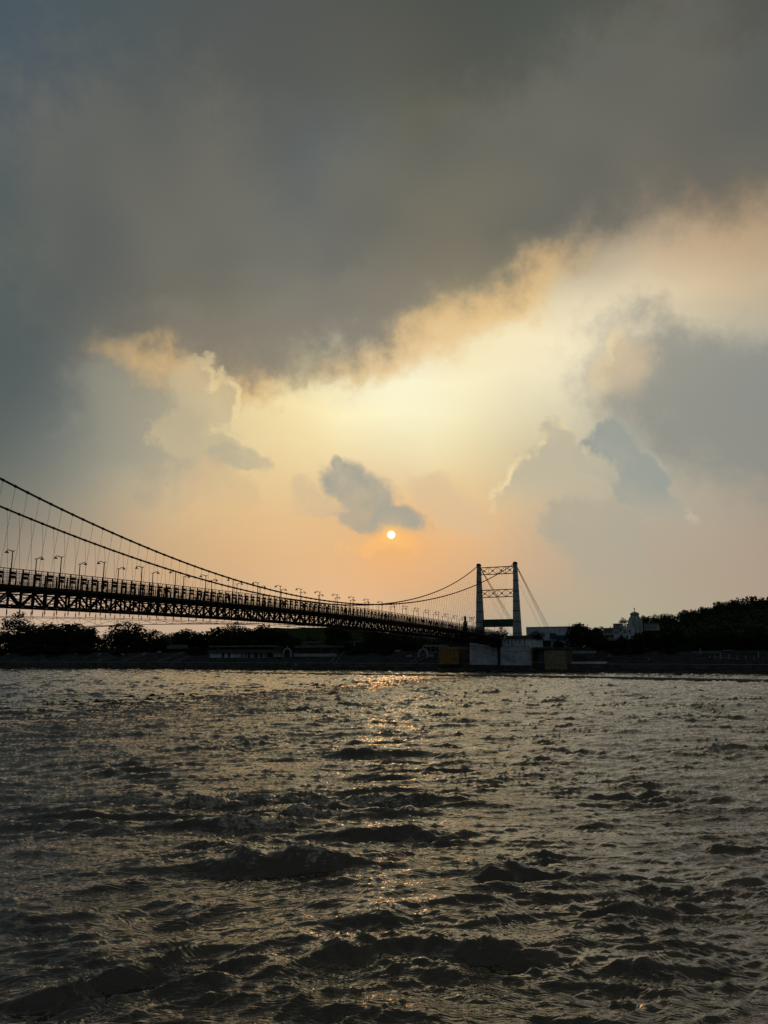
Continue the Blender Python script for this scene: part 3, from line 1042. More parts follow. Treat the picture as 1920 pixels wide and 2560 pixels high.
# backstays from the tower top down to the anchorage behind
for s in (-1, 1):
    top = Vector((s * LEGX, 0.3, ZTOP + 0.3))
    bx, by, bz = s * (LEGX - 0.2), 62.0, TOP_Z + 1.0
    for i, (dx, dy, t0) in enumerate(((-0.5, -3.0, 0.0), (-0.15, -1.0, 0.0), (0.2, 1.0, 0.0), (0.5, 2.6, 0.0), (-0.3, -11, -2.6), (-0.1, -13.5, -4.6))):
        r = 0.055 if i < 4 else 0.03
        link('backstay', MB().tube([top + Vector((dx * 0.4, 0, t0 - 0.12 * i)), (bx + dx, by + dy, bz)], r, 6).mesh('backstay', M['cable']), bridge)
    link('anchor_block', MB().box(bx - 2, bx + 2, by - 16, by + 6, 0, bz + 0.3).mesh('anchor_block', M['concrete']), bridge)

# ------------------------------------------------------------------ lamps on the bridge
mb = MB()
mb.tube([(0, 0, 0.02), (0, 0, 1.0), (0, 0, 1.02), (0, 0, 4.16)], [0.10, 0.10, 0.075, 0.06], 8)
me_lpost = mb.mesh('post', M['steel'])
mb = MB()
mb.tube([(0.32, 0, 4.20), (0, 0, 4.13), (-0.35, 0, 4.24), (-0.75, 0, 4.36), (-0.98, 0, 4.37), (-1.06, 0, 4.28)], [0.055, 0.065, 0.06, 0.055, 0.05, 0.045], 6)
me_larm = mb.mesh('arm', M['steel'])
mb = MB()
mb.lathe([(0.035, 4.30), (0.06, 4.27), (0.12, 4.20), (0.26, 4.05), (0.27, 4.01), (0.05, 4.02)], 12, (-1.06, 0))
me_lshade = mb.mesh('lamp_shade', M['lampglass'])
KMAX = 26
for s, side in ((1, 'near'), (-1, 'far')):
    for k in range(-3, KMAX + 1):
        u = P0 + 7.4 * k + 0.12
        n = KMAX - k
        lab = f'swan-neck bridge lamp on the {side} railing, {ORD[n]} from the tower'
        root = thing('street_lamp', lab, 'street lamp', u, VM + s * (HW - 0.02), deck_z(u), 'lamps along the bridge railings', 0.0 if s > 0 else math.pi)
        link('post', me_lpost, root)
        link('arm', me_larm, root)
        link('lamp_shade', me_lshade, root)
# ------------------------------------------------------------------ trees
def crown_mesh(name, lobes, n, leaf, seed, drop=0.0):
    """leaf sprays spread through several lobes; unit crown: x, y in -0.5..0.5, z in 0..1"""
    r = np.random.default_rng(seed)
    vs, fs = [], []
    vol = np.array([l[3] * l[4] for l in lobes])
    cnt = np.maximum((n * vol / vol.sum()).astype(int), 20)
    for (cx, cy, cz, rx, rz), c in zip(lobes, cnt):
        d = r.normal(size=(c, 3))
        d /= np.linalg.norm(d, axis=1)[:, None]
        rad = r.random(c) ** 0.45
        # twig clusters make the outline uneven
        nd = r.normal(size=(14, 3))
        nd /= np.linalg.norm(nd, axis=1)[:, None]
        near = (d @ nd.T).max(1)
        rad = rad * (0.72 + 0.42 * np.clip((near - 0.6) / 0.4, 0, 1))
        p = np.stack([cx + d[:, 0] * rx * rad, cy + d[:, 1] * rx * rad, cz + d[:, 2] * rz * rad], -1)
        for q in p:
            a = r.normal(size=3)
            a /= np.linalg.norm(a)
            b = np.cross(a, r.normal(size=3))
            b /= np.linalg.norm(b)
            s = leaf * r.uniform(0.6, 1.35)
            k = len(vs)
            vs += [q - a * s, q + b * s * 0.55, q + a * s, q - b * s * 0.55 + np.cross(a, b) * s * 0.3]
            fs.append((k, k + 1, k + 2, k + 3))
    me = bpy.data.meshes.new(name)
    me.from_pydata([tuple(map(float, v)) for v in vs], [], fs)
    me.materials.append(M['leaf'])
    me.update()
    return me


def rand_lobes(k, seed, flat=1.0):
    r = np.random.default_rng(seed)
    L = [(0, 0, 0.50, 0.34, 0.42 * flat)]
    for i in range(k):
        a = 2 * math.pi * i / k + r.uniform(-0.4, 0.4)
        R = r.uniform(0.18, 0.34)
        L.append((R * math.cos(a), R * math.sin(a), r.uniform(0.12, 0.72), r.uniform(0.15, 0.23), r.uniform(0.15, 0.26) * flat))
    L.append((r.uniform(-0.12, 0.12), r.uniform(-0.12, 0.12), 0.82, 0.16, 0.16))
    return L


CROWNS = {
    'round': [crown_mesh('crown', rand_lobes(12, 100 + i), 3200, 0.036, 200 + i) for i in range(4)],
    'airy': [crown_mesh('crown', rand_lobes(11, 120 + i, 0.8), 1300, 0.034, 220 + i) for i in range(3)],
    'dome': [crown_mesh('crown', [(0, 0, 0.5, 0.45, 0.48), (-0.2, 0, 0.4, 0.28, 0.3), (0.22, 0.1, 0.42, 0.27, 0.3)], 3200, 0.034, 241)],
    'cone': [crown_mesh('crown', [(0, 0, 0.12 + 0.085 * i, 0.40 - 0.038 * i + 0.06 * (i % 2), 0.07) for i in range(10)], 1800, 0.04, 251)],
    'bush': [crown_mesh('crown', [(0, 0, 0.4, 0.42, 0.42), (-0.25, 0.1, 0.35, 0.25, 0.3), (0.25, -0.1, 0.3, 0.25, 0.28)], 2000, 0.04, 261)],
}


def trunk_mesh(seed):
    r = np.random.default_rng(seed)
    m = MB()
    lean = r.uniform(-0.04, 0.04)
    m.tube([(0, 0, -0.03), (lean * 0.3, 0, 0.12), (lean, 0.01, 0.35), (lean * 1.5, 0, 0.62)], [0.045, 0.032, 0.026, 0.014], 7)
    for i in range(5):
        a = r.uniform(0, 2 * math.pi)
        z0 = r.uniform(0.28, 0.48)
        L = r.uniform(0.16, 0.30)
        m.tube([(lean, 0, z0), (lean + 0.5 * L * math.cos(a), 0.5 * L * math.sin(a), z0 + 0.12), (lean + L * math.cos(a), L * math.sin(a), z0 + 0.30)], [0.015, 0.011, 0.005], 5)
    return m.mesh('trunk', M['bark'])


TRUNKS = [trunk_mesh(300 + i) for i in range(4)]
tree_no = [0]


def tree(label, px, top, base, width, u, kind='round', crown_from=0.22, group='trees on the far bank', name='tree', ground=None):
    """px: middle, top / base: photo rows, width in photo px"""
    i = tree_no[0]
    tree_no[0] += 1
    _, v, zb = S(px, base, u)
    zt = sz(px, top, u)
    wpx = abs(S(px + 1, base, u)[1] - S(px, base, u)[1]) * width
    zb = min(zb, TOP_Z + 0.3) if u < 330 else zb
    if ground is not None:
        zb = ground
    H = zt - zb
    t = thing(name, label, 'bush' if name == 'bush' else 'tree', u, v, zb, group, rz=1.7 * i)
    link('trunk', TRUNKS[i % 4], t, scale=(H, H, H * (1.0 if crown_from > 0.1 else 0.6)))
    cs = CROWNS[kind]
    link('crown', cs[i % len(cs)], t, (0, 0, H * crown_from), scale=(wpx * 1.08, wpx * 1.08, H * (1.0 - crown_from) * 1.03))
    return t


# left of the bridge tower, left to right
tree('tall loose-crowned tree rising above the canopy at far left', 38, 1530, 1632, 70, 300, 'airy', 0.42)
tree('dark broad tree at the left edge of the far bank', -5, 1578, 1632, 70, 296)
tree('low dark tree under the tall one at far left', 62, 1572, 1634, 90, 292, 'round', 0.12)
tree('dense rounded dark tree right of the tall loose one', 118, 1557, 1634, 85, 298, 'round', 0.12)
tree('broad dark tree whose top meets the lower bridge cable', 172, 1555, 1634, 90, 294, 'round', 0.12)
tree('bushy dark tree at the right end of the left grove', 213, 1567, 1634, 60, 297, 'round', 0.10)
tree('tree filling the back of the left grove', 140, 1575, 1632, 120, 312, 'round', 0.08)
tree('low dark tree in front of the left grove', 95, 1590, 1637, 80, 289, 'bush', 0.05)
tree('small pale tree in the gap right of the left grove', 252, 1583, 1632, 32, 322, 'airy', 0.25)
tree('umbrella-topped dark tree standing alone right of the left grove', 316, 1556, 1634, 84, 296, 'dome', 0.12)
tree('open-branched tree right of the umbrella-topped one', 376, 1572, 1634, 78, 298, 'airy', 0.22)
tree('low black tree in front of the open-branched one', 362, 1591, 1640, 56, 289, 'dome', 0.06)
tree('dark bushy tree below the open-branched one', 398, 1592, 1636, 42, 294, 'round', 0.08)
tree('small distant dome-shaped tree in the gap at left centre', 428, 1582, 1632, 30, 345, 'dome', 0.2)
tree('broad tree at the left end of the long central grove', 480, 1573, 1634, 100, 300, 'round', 0.10)
tree('dark tree in the long central grove above the shed roof end', 548, 1567, 1634, 90, 304, 'round', 0.10)
tree('pointed tall tree breaking the skyline of the central grove', 586, 1553, 1632, 46, 318, 'airy', 0.35)
tree('wide dark tree above the middle of the white shed', 610, 1570, 1634, 100, 308, 'round', 0.10)
tree('tallest dark tree above the right end of the white shed', 672, 1563, 1634, 110, 302, 'round', 0.10)
tree('dark tree at the right end of the central grove', 708, 1578, 1634, 50, 298, 'round', 0.10)
tree('small round tree right of the white gateway', 736, 1592, 1636, 36, 293, 'dome', 0.15)
tree('thin tree against the distant ridge', 772, 1580, 1630, 16, 330, 'airy', 0.15)
tree('tall tree touching the truss left of the bridge middle', 842, 1561, 1634, 66, 300, 'round', 0.12)
tree('dark spreading tree right of the tall one under the truss', 862, 1592, 1638, 50, 290, 'bush', 0.08)
tree('dark tree under the truss above the small columned house', 940, 1570, 1634, 62, 300, 'round', 0.12)
tree('dark tree behind the fence line right of the columned house', 975, 1578, 1634, 60, 294, 'round', 0.08)
tree('dark tree left of the arched gate', 1010, 1585, 1634, 60, 300, 'round', 0.08)
tree('dark bushy tree behind the arched gate', 1052, 1590, 1634, 44, 296, 'dome', 0.08)
tree('dark tree behind the ochre stone block', 1110, 1592, 1634, 80, 306, 'round', 0.06)
tree('dark tree behind the left end of the white abutment', 1155, 1590, 1634, 60, 300, 'round', 0.06)
tree('slim conifer beside the bridge approach left of the tower', 1164, 1538, 1612, 26, 288, 'cone', 0.10)
tree('low shrub at the foot of the slim conifer', 1150, 1570, 1612, 26, 286, 'bush', 0.05, name='bush')
tree('leafy tree seen through the tower portal', 1256, 1563, 1618, 44, 318, 'airy', 0.2)
tree('dense tree low behind the tower portal', 1238, 1580, 1618, 50, 326, 'round', 0.08)
tree('clipped dark tree with flat round crown before the white hall', 1342, 1578, 1618, 42, 279, 'dome', 0.36)
tree('low round bush before the white hall', 1397, 1595, 1618, 34, 281, 'bush', 0.08, name='bush')
tree('big dark tree at the right end of the white hall', 1452, 1554, 1634, 88, 288, 'round', 0.08)
tree('dark tree right of the big one, left of the villa', 1500, 1583, 1634, 56, 305, 'round', 0.08)
tree('dark tree below the white villa', 1548, 1592, 1636, 80, 300, 'round', 0.06)
tree('palm-like tree beside the temple tower', 1560, 1543, 1580, 24, 400, 'airy', 0.5)
tree('dark broad tree below the temple tower', 1622, 1576, 1640, 110, 292, 'round', 0.05)
tree('low spreading dark tree right of the temple', 1690, 1573, 1640, 100, 296, 'round', 0.05)
tree('dark tree in the right grove left of the stair posts', 1755, 1578, 1642, 110, 294, 'round', 0.05)
tree('dark low tree in front of the right grove', 1712, 1600, 1648, 70, 286, 'bush', 0.04)
tree('dark tree above the row of stair posts', 1822, 1574, 1638, 110, 298, 'round', 0.05)
tree('dark tree above the right end of the stair posts', 1888, 1578, 1640, 100, 296, 'round', 0.05)
tree('dark tree at the right edge of the far bank', 1945, 1572, 1640, 110, 300, 'round', 0.05)

# shrubs spilling over the top of the steps
for px, top, w_, lab in [(12, 1612, 46, 'low dark shrub at the top of the steps at the left edge'), (78, 1606, 60, 'wide dark shrub on the steps below the left grove'),
                         (150, 1604, 64, 'thick dark shrub on the steps under the middle of the left grove'), (205, 1608, 50, 'dark shrub on the steps at the right of the left grove'),
                         (306, 1612, 44, 'dark shrub at the foot of the umbrella-topped tree'), (500, 1612, 60, 'dark shrub left of the white shed'),
                         (712, 1612, 30, 'dark shrub beside the white gateway'), (905, 1610, 70, 'wide dark shrub on the steps under the truss'),
                         (965, 1606, 56, 'dark shrub right of the columned house'), (1172, 1622, 40, 'dark shrub behind the left corner of the abutment'),
                         (1540, 1618, 70, 'dark shrub on the slope below the villa'), (1600, 1612, 70, 'dark shrub on the slope below the temple tower'), (1668, 1616, 60, 'dark shrub on the slope left of the stair posts')]:
    tree(lab, px, top, 1642, w_, 283.5, 'bush', 0.02, 'shrubs on the far bank', name='bush')

# skyline trees on the wooded hill
for px, top, w_, u_, k_, lab in [
    (1490, 1566, 40, 470, 'round', 'hazy tree on the hill slope left of the villa roof'),
    (1612, 1538, 40, 480, 'round', 'rounded tree on the hill just right of the temple dome'),
    (1640, 1536, 26, 490, 'dome', 'small round tree on the hill right of the temple'),
    (1668, 1534, 50, 485, 'dome', 'smooth-topped tree on the lower hill slope'),
    (1716, 1522, 34, 500, 'round', 'uneven tree standing up on the hill skyline'),
    (1764, 1516, 36, 505, 'round', 'bushy tree in the middle of the hill skyline'),
    (1742, 1526, 46, 500, 'round', 'tree in the dip of the hill skyline'),
    (1808, 1504, 50, 515, 'round', 'tree on the rising shoulder of the hill'),
    (1842, 1497, 48, 520, 'round', 'tall tree at the first summit of the hill'),
    (1876, 1503, 46, 520, 'dome', 'tree right of the first hill summit'),
    (1912, 1496, 50, 525, 'round', 'tree at the top of the hill by the right edge')]:
    _, v_, z_ = S(px, top, u_)
    zg = float(hill_z(np.array(u_), np.array(v_)))
    tree(lab, px, top, 1600, w_, u_, k_, 0.05, 'trees on the hill skyline', ground=zg - 0.5)

# the rest of the wood on the hill reads as one mass
r = np.random.default_rng(5)
vs, fs = [], []
NL = 62000
uu_ = r.uniform(352, 640, NL)
vv_ = r.uniform(-118, 190, NL)
g_ = hill_z(uu_, vv_)
keep = g_ > TOP_Z + 0.5
uu_, vv_, g_ = uu_[keep], vv_[keep], g_[keep]
# crowns of different size packed side by side
cc = np.stack([r.uniform(352, 640, 1500), r.uniform(-118, 190, 1500)], -1)
ch = r.uniform(3.0, 7.5, 1500)
cr = r.uniform(2.5, 5.5, 1500)
for i in range(len(uu_)):
    d2 = (cc[:, 0] - uu_[i]) ** 2 + (cc[:, 1] - vv_[i]) ** 2
    j = int(np.argmin(d2 / cr ** 2))
    lump = ch[j] * math.sqrt(max(0.0, 1 - d2[j] / (cr[j] * 1.25) ** 2))
    z_ = g_[i] + (1 - r.random() ** 2 * 0.8) * (0.8 + lump)
    q = W(uu_[i], vv_[i], z_)
    a = Vector(r.normal(size=3)).normalized()
    b = a.cross(Vector(r.normal(size=3))).normalized()
    s = r.uniform(0.45, 1.0)
    k = len(vs)
    vs += [tuple(q - a * s), tuple(q + b * s * 0.6), tuple(q + a * s), tuple(q - b * s * 0.6 + a.cross(b) * s * 0.3)]
    fs.append((k, k + 1, k + 2, k + 3))
me = bpy.data.meshes.new('hillside_wood')
me.from_pydata(vs, [], fs)
me.materials.append(M['leaf'])
o = struct('hillside_wood', me, 'stuff')
tag(o, 'dark mass of trees covering the hill at right', 'wood')


# belt of trees farther back behind the riverside, one dark mass
vs, fs = [], []
r = np.random.default_rng(15)
NB = 34000
bu, bv_ = r.uniform(332, 372, NB), r.uniform(-480, -95, NB)
cc = np.stack([r.uniform(332, 372, 420), r.uniform(-480, -95, 420)], -1)
ch = r.uniform(3.5, 8.0, 420) * np.interp(cc[:, 1], [-480, -300, -190, -160, -95], [1.0, 1.0, 0.9, 0.55, 0.6])
cr = r.uniform(2.5, 5.5, 420)
for i in range(NB):
    d2 = (cc[:, 0] - bu[i]) ** 2 + (cc[:, 1] - bv_[i]) ** 2
    j = int(np.argmin(d2 / cr ** 2))
    lump = ch[j] * math.sqrt(max(0.0, 1 - d2[j] / (cr[j] * 1.3) ** 2))
    q = W(bu[i], bv_[i], TOP_Z - 0.3 + (1 - r.random() ** 1.5) * (1.2 + lump))
    a = Vector(r.normal(size=3)).normalized()
    b = a.cross(Vector(r.normal(size=3))).normalized()
    s = r.uniform(0.35, 0.8)
    k = len(vs)
    vs += [tuple(q - a * s), tuple(q + b * s * 0.6), tuple(q + a * s), tuple(q - b * s * 0.6 + a.cross(b) * s * 0.3)]
    fs.append((k, k + 1, k + 2, k + 3))
me = bpy.data.meshes.new('tree_belt')
me.from_pydata(vs, [], fs)
me.materials.append(M['leaf'])
tag(struct('tree_belt', me, 'stuff'), 'continuous dark belt of trees behind the riverside groves', 'wood')


# ------------------------------------------------------------------ buildings on the far bank
class Site:
    """a building laid out on the plane u: box() takes photo columns / rows of its river side"""
    def __init__(self, name, label, cat, u, px, base, group=None):
        _, self.v, self.z = S(px, base, u)
        self.u = u
        self.root = thing(name, label, cat, u, self.v, self.z, group)

    def rect(self, x0, x1, y0, y1):
        xm, ym = (x0 + x1) / 2, (y0 + y1) / 2
        a, b = S(x0, ym, self.u)[1] - self.v, S(x1, ym, self.u)[1] - self.v
        return a, b, S(xm, y1, self.u)[2] - self.z, S(xm, y0, self.u)[2] - self.z

    def box(self, name, x0, x1, y0, y1, d0, d1, m, parent=None, label=None):
        a, b, z0, z1 = self.rect(x0, x1, y0, y1)
        o = link(name, MB().box(a, b, d0, d1, z0, z1).mesh(name, m), parent or self.root)
        if label:
            o['label'] = label
        return o

    def opening(self, x0, x1, y0, y1, d=0.0, m=None, frame=None):
        """a window or door: frame standing proud, dark pane set back in it"""
        a, b, z0, z1 = self.rect(x0, x1, y0, y1)
        w = 0.12
        mb = MB()
        mb.box(a, a + w, d - 0.10, d + 0.05, z0, z1).box(b - w, b, d - 0.10, d + 0.05, z0, z1)
        mb.box(a + w, b - w, d - 0.10, d + 0.05, z1 - w, z1).box(a + w, b - w, d - 0.12, d + 0.05, z0, z0 + w)
        f = link('window', mb.mesh('window', frame or M['pale']), self.root)
        link('pane', MB().box(a + w, b - w, d - 0.03, d + 0.04, z0 + w, z1 - w).mesh('pane', m or M['darkhole']), f)
        return f


def courses(site, x0, x1, y0, y1, d, rows, per, m, seed, name='stone'):
    """single cut stones laid in courses, proud of the wall"""
    r = random.Random(seed)
    a, b, z0, z1 = site.rect(x0, x1, y0, y1)
    H = (z1 - z0) / rows
    parent = site.root
    for i in range(rows):
        x = a
        while x < b - 0.2:
            L = (b - a) / per * r.uniform(0.6, 1.5)
            x2 = min(x + L, b)
            if b - x2 < 0.35:
                x2 = b
            p = r.uniform(0.03, 0.16)
            mb = MB()
            q0, q1, w0, w1 = x + 0.025, x2 - 0.025, z0 + i * H + 0.02, z0 + (i + 1) * H - 0.02
            mb.prism([[(q0, d - p * r.uniform(0.6, 1), w0), (q1, d - p * r.uniform(0.6, 1), w0), (q1, d + 0.05, w0), (q0, d + 0.05, w0)],
                      [(q0, d - p * r.uniform(0.6, 1), w1), (q1, d - p * r.uniform(0.6, 1), w1), (q1, d + 0.05, w1), (q0, d + 0.05, w1)]])
            link(name, mb.mesh(name, m), parent)
            x = x2


# bridge abutment: white block with a dark bearing recess and a plinth
A = Site('bridge_abutment', 'large white-painted bridge abutment under the tower', 'abutment', 262.5, 1250, 1664)
A.box('wall', 1174, 1243, 1604, 1662, 0.0, 16, M['white'])
A.box('wall', 1252, 1328, 1598, 1663, -0.6, 16.5, M['white'])
A.box('recess', 1243, 1252, 1600, 1663, 0.5, 15, M['concrete'], label='dark stained recess under the bridge bearing')
A.box('corner_strip', 1328, 1331.5, 1620, 1663, -0.7, 0.6, M['ochre'], label='ochre edge strip of the white wall')
A.box('plinth', 1170, 1333, 1663, 1682, -1.6, 17, M['stone'])
A.box('bearing', 1228, 1256, 1597, 1618, -1.4, 4, M['steel'])
A.box('coping', 1172, 1241, 1602.5, 1604, -0.25, 16.2, M['concrete'])
A.box('coping', 1255, 1330, 1596.5, 1598, -0.85, 16.8, M['concrete'])
for k, x in enumerate((1262, 1271, 1280, 1290, 1300, 1312)):
    A.box('drip_stain', x, x + 2.2, 1600, 1606 + 5 * ((k * 7) % 3), -0.615, -0.6, M['darkhole'])
a, b, z0, z1 = A.rect(1254, 1328, 1598, 1663)
for f in (0.30, 0.47):
    link('joint', MB().box(a, b, -0.66, -0.603, z0 + (z1 - z0) * (1 - f), z0 + (z1 - z0) * (1 - f) + 0.12).mesh('joint', M['band']), A.root)
# parapet on the abutment beside the tower
A.box('parapet', 1256, 1326, 1588, 1596.5, 3.0, 3.5, M['concrete'])

B = Site('stone_block', 'ochre stone-clad square block left of the white abutment', 'stone block', 264, 1122, 1661)
B.box('core', 1097, 1147, 1622, 1661, 0.05, 10, M['mortar'])
B.box('capstone', 1096, 1147.5, 1617, 1622, -0.25, 10.2, M['brownstone'])
courses(B, 1097, 1147, 1622, 1661, 0.05, 11, 6, M['ochre'], 3)

C = Site('stone_pier', 'buff stone-clad pier wall right of the dark glazed bay', 'stone pier', 263, 1388, 1677)
C.box('core', 1361, 1416, 1626, 1677, 0.05, 10, M['mortar'])
C.box('capstone', 1332, 1418, 1618, 1623.5, -0.3, 10.2, M['stone'])
courses(C, 1361, 1416, 1626, 1677, 0.05, 13, 6, M['brownstone'], 4)

Dk = Site('glazed_bay', 'dark glazed bay with a blue picture between abutment and stone pier', 'shop front', 264.5, 1346, 1662)
Dk.box('back_wall', 1332, 1360, 1624, 1662, 0.6, 6, M['darkhole'])
Dk.box('sill', 1331, 1361, 1654.5, 1656.5, -0.4, 0.7, M['pale'])
Dk.box('plinth', 1331, 1361, 1656.6, 1676, -0.2, 6, M['stone'])
pb = Dk.box('blue_poster', 1345, 1359, 1629, 1653, 0.50, 0.58, M['blue'])
Dk.box('poster_figure', 1348, 1355, 1634, 1652, 0.46, 0.49, mat('poster_teal', (0.05, 0.14, 0.17), 0.6, 0.5, 0.6, 0.0), pb)
Dk.box('frame_post', 1331, 1332.5, 1624, 1654, -0.2, 0.4, M['concrete'])
Dk.box('frame_post', 1359.3, 1360.8, 1624, 1654, -0.2, 0.4, M['concrete'])

Hh = Site('white_hall', 'flat-roofed white hall with blue band behind the abutment', 'building', 300, 1378, 1618)
Hh.box('wall', 1316, 1442, 1568, 1618, 0, 16, M['white'])
Hh.box('roof_edge', 1315.5, 1442.5, 1566.5, 1568, -0.25, 16.3, M['pale'])
Hh.box('awning', 1376, 1442, 1588, 1596, -1.2, -0.02, M['blue'], label='blue band along the front')
Hh.box('awning', 1376, 1390, 1583, 1588, -0.9, -0.02, M['blue'])
Hh.opening(1356.5, 1377.5, 1602.5, 1617.5)
Hh.opening(1386, 1402, 1604, 1617.5)
Hh.box('canopy', 1350, 1382, 1599.5, 1601.5, -1.6, -0.02, M['pale'])
for x in (1330, 1341):
    Hh.opening(x, x + 7, 1603, 1613)

# low riverside walls and the white banner
b1 = Site('white_banner', 'long white banner board on the steps right of the stone pier', 'banner', 270.5, 1470, 1664)
a, b, z0, z1 = b1.rect(1426, 1519, 1654, 1664.5)
link('board', MB().prism([[(a, 0, z0), (b - 1.2, 0, z0), (b - 1.2, 0.12, z0), (a, 0.12, z0)], [(a + 0.4, 0.5, z1), (b, 0.5, z1), (b, 0.62, z1), (a + 0.4, 0.62, z1)]]).mesh('board', M['white']), b1.root)
for f in (0.02, 0.35, 0.68, 0.97):
    link('stay', MB().box(a + (b - a) * f - 0.06, a + (b - a) * f + 0.06, 0.65, 0.85, z0 - 0.4, z1 - 0.2).mesh('stay', M['steel']), b1.root)
w1 = Site('retaining_wall', 'grey plastered retaining wall below the big dark tree', 'wall', 282, 1452, 1645)
for i, (x0, x1) in enumerate(((1417, 1441), (1442, 1465), (1466, 1490))):
    w1.box('panel', x0, x1, 1626 + i * 0.4, 1645 - i * 2.5, 0, 0.5, M['pale'])
w1.box('coping', 1417, 1491, 1624.6, 1625.9, -0.1, 0.6, M['concrete'])

# temple tower on the hill side
T = Site('temple_tower', 'white temple tower with onion dome and finial', 'temple', 360, 1590, 1592)
a, b, z0, z1 = T.rect(1575, 1611, 1543, 1592)
R = (b - a) / 2
n8 = 8
mb = MB()
prof = [(1.0, -3.0), (1.0, z1 * 0.30), (1.0, z1 * 0.62), (0.97, z1 * 0.76), (0.88, z1 * 0.88), (0.74, z1 * 0.97), (0.60, z1 * 1.03), (0.56, z1 * 1.08)]
mb.lathe([(R * q, z) for q, z in prof], n8)
tw = link('tower', mb.mesh('tower', M['pale']), T.root, rot=(0, 0, math.pi / 8))
for k in range(n8):
    g = 2 * math.pi * k / n8
    mbr = MB()
    mbr.tube([(R * q * 1.01 * math.cos(g), R * q * 1.01 * math.sin(g), z) for q, z in prof[1:]], 0.16, 5)
    link('rib', mbr.mesh('rib', M['white']), tw)
zd = z1 * 1.08
hd = sz(1590, 1529, 360) - T.z - zd
Rd = R * 0.62
dome = link('dome', MB().lathe([(Rd * 0.86, zd - 0.05), (Rd * 0.92, zd + hd * 0.08), (Rd * 1.03, zd + hd * 0.25), (Rd * 1.06, zd + hd * 0.40), (Rd * 0.98, zd + hd * 0.58), (Rd * 0.78, zd + hd * 0.74), (Rd * 0.48, zd + hd * 0.87), (Rd * 0.2, zd + hd * 0.95), (Rd * 0.08, zd + hd)], 20).mesh('dome', M['pale'], True), T.root)
zf = sz(1590, 1518, 360) - T.z
link('finial', MB().lathe([(0.22, zd + hd * 0.97), (0.12, zd + hd + 0.5), (0.10, zf - 1.1), (0.30, zf - 0.85), (0.30, zf - 0.65), (0.09, zf - 0.45), (0.03, zf)], 8).mesh('finial', M['band']), dome)

Vv = Site('villa', 'white two-storey villa with balconies left of the temple tower', 'house', 352, 1544, 1600)
Vv.box('wall', 1508, 1534, 1572, 1601, 0.6, 12, M['pale'])
Vv.box('wall', 1533.5, 1548, 1571, 1601, 0, 12, M['white'])
Vv.box('wall', 1548, 1583, 1567, 1601, 0.5, 12.5, M['white'])
Vv.box('roof_slab', 1503, 1535, 1570, 1572, -0.8, 12.5, M['roof'])
Vv.box('roof_slab', 1532.5, 1557, 1569.2, 1571, -0.9, 6, M['roof'])
Vv.box('balcony', 1508, 1534, 1583, 1587, -0.7, 0.58, M['pale'])
for x0, x1, y0, y1, d in ((1511, 1516, 1577, 1583, .6), (1518, 1521.5, 1577, 1583, .6), (1523, 1528, 1577, 1583, .6), (1536.5, 1540, 1578, 1584.5, 0), (1541, 1545, 1578, 1584.5, 0),
                          (1513, 1523, 1588, 1594, .6), (1526, 1534, 1587.5, 1595, .6), (1549.5, 1553, 1573, 1579, .5), (1559, 1565.5, 1575, 1577.5, .5), (1559.5, 1566, 1579, 1582, .5),
                          (1572, 1576, 1575, 1582, .5), (1548.5, 1557, 1587, 1597, .5), (1565, 1571, 1588, 1596, .5)):
    Vv.opening(x0, x1, y0, y1, d)
for x in (1508.5, 1516.8, 1522.2, 1529.5):
    Vv.box('post', x, x + 0.9, 1572, 1583, -0.6, -0.4, M['pale'])
V2 = Site('upper_house', 'small pale house with window row above the villa roof', 'house', 392, 1541, 1572)
V2.box('wall', 1533, 1551, 1560, 1572, 0, 8, M['pale'])
V2.box('roof_slab', 1532, 1552, 1558.8, 1560, -0.4, 8.4, M['roof'])
for x in (1536, 1540, 1544.5):
    V2.opening(x, x + 2.4, 1562.5, 1567)
V3 = Site('long_house', 'long pale house half hidden right of the temple tower', 'house', 398, 1628, 1573)
V3.box('wall', 1610, 1644, 1559, 1576, 0, 8, M['pale'])
V3.box('roof_slab', 1609, 1646, 1557.5, 1559, -0.7, 8.4, M['roof'])
for x in (1612, 1620, 1628, 1636):
    V3.opening(x, x + 4, 1566.5, 1571.5)
V4 = Site('hill_house', 'tiny pale house among the trees high on the hill', 'house', 500, 1820, 1543)
V4.box('wall', 1814, 1826, 1533, 1543, 0, 6, M['pale'])
V4.box('roof', 1813, 1827, 1531.7, 1533, -0.4, 6.4, M['roof'])
for x in (1815.5, 1819, 1822.5):
    V4.opening(x, x + 2.2, 1535, 1540)

# white riverside shed with open bays
E1 = Site('riverside_shed', 'long white riverside shed with open bays under a slab roof', 'shed', 277, 602, 1645)
E1.box('back_wall', 524, 690, 1618, 1645, 5.0, 5.4, M['concrete'])
E1.box('roof_slab', 526, 677, 1614, 1617.5, -1.0, 6.0, M['roof'])
E1.box('lower_roof', 522, 690, 1624, 1632.6, -0.9, 5.0, mat('shed_roof', (0.05, 0.055, 0.055), 0.7))
for x0, x1 in ((524, 554.5), (560, 569.5), (576, 588), (590, 601)):
    E1.box('wall_panel', x0, x1, 1633.5, 1644, 0, 0.3, M['white'])
for x in (603, 607.5, 611, 617, 625, 629, 633, 643, 648, 656, 659, 665):
    E1.box('pillar', x, x + 1.7, 1633, 1645, 0.2, 0.5, M['white'])
E1.opening(532, 534.5, 1636, 1640, -0.02)
E2 = Site('flat_shelter', 'flat-roofed shelter with pale parapet band left of the bridge middle', 'shelter', 278, 788, 1643)
E2.box('roof_slab', 738, 836, 1614.5, 1618.5, -0.8, 8, M['roof'])
E2.box('back_wall', 740, 834, 1618.5, 1634, 4, 4.4, M['darkhole'])
E2.box('parapet', 736, 842, 1634, 1641.5, -0.3, 0.1, M['pale'])
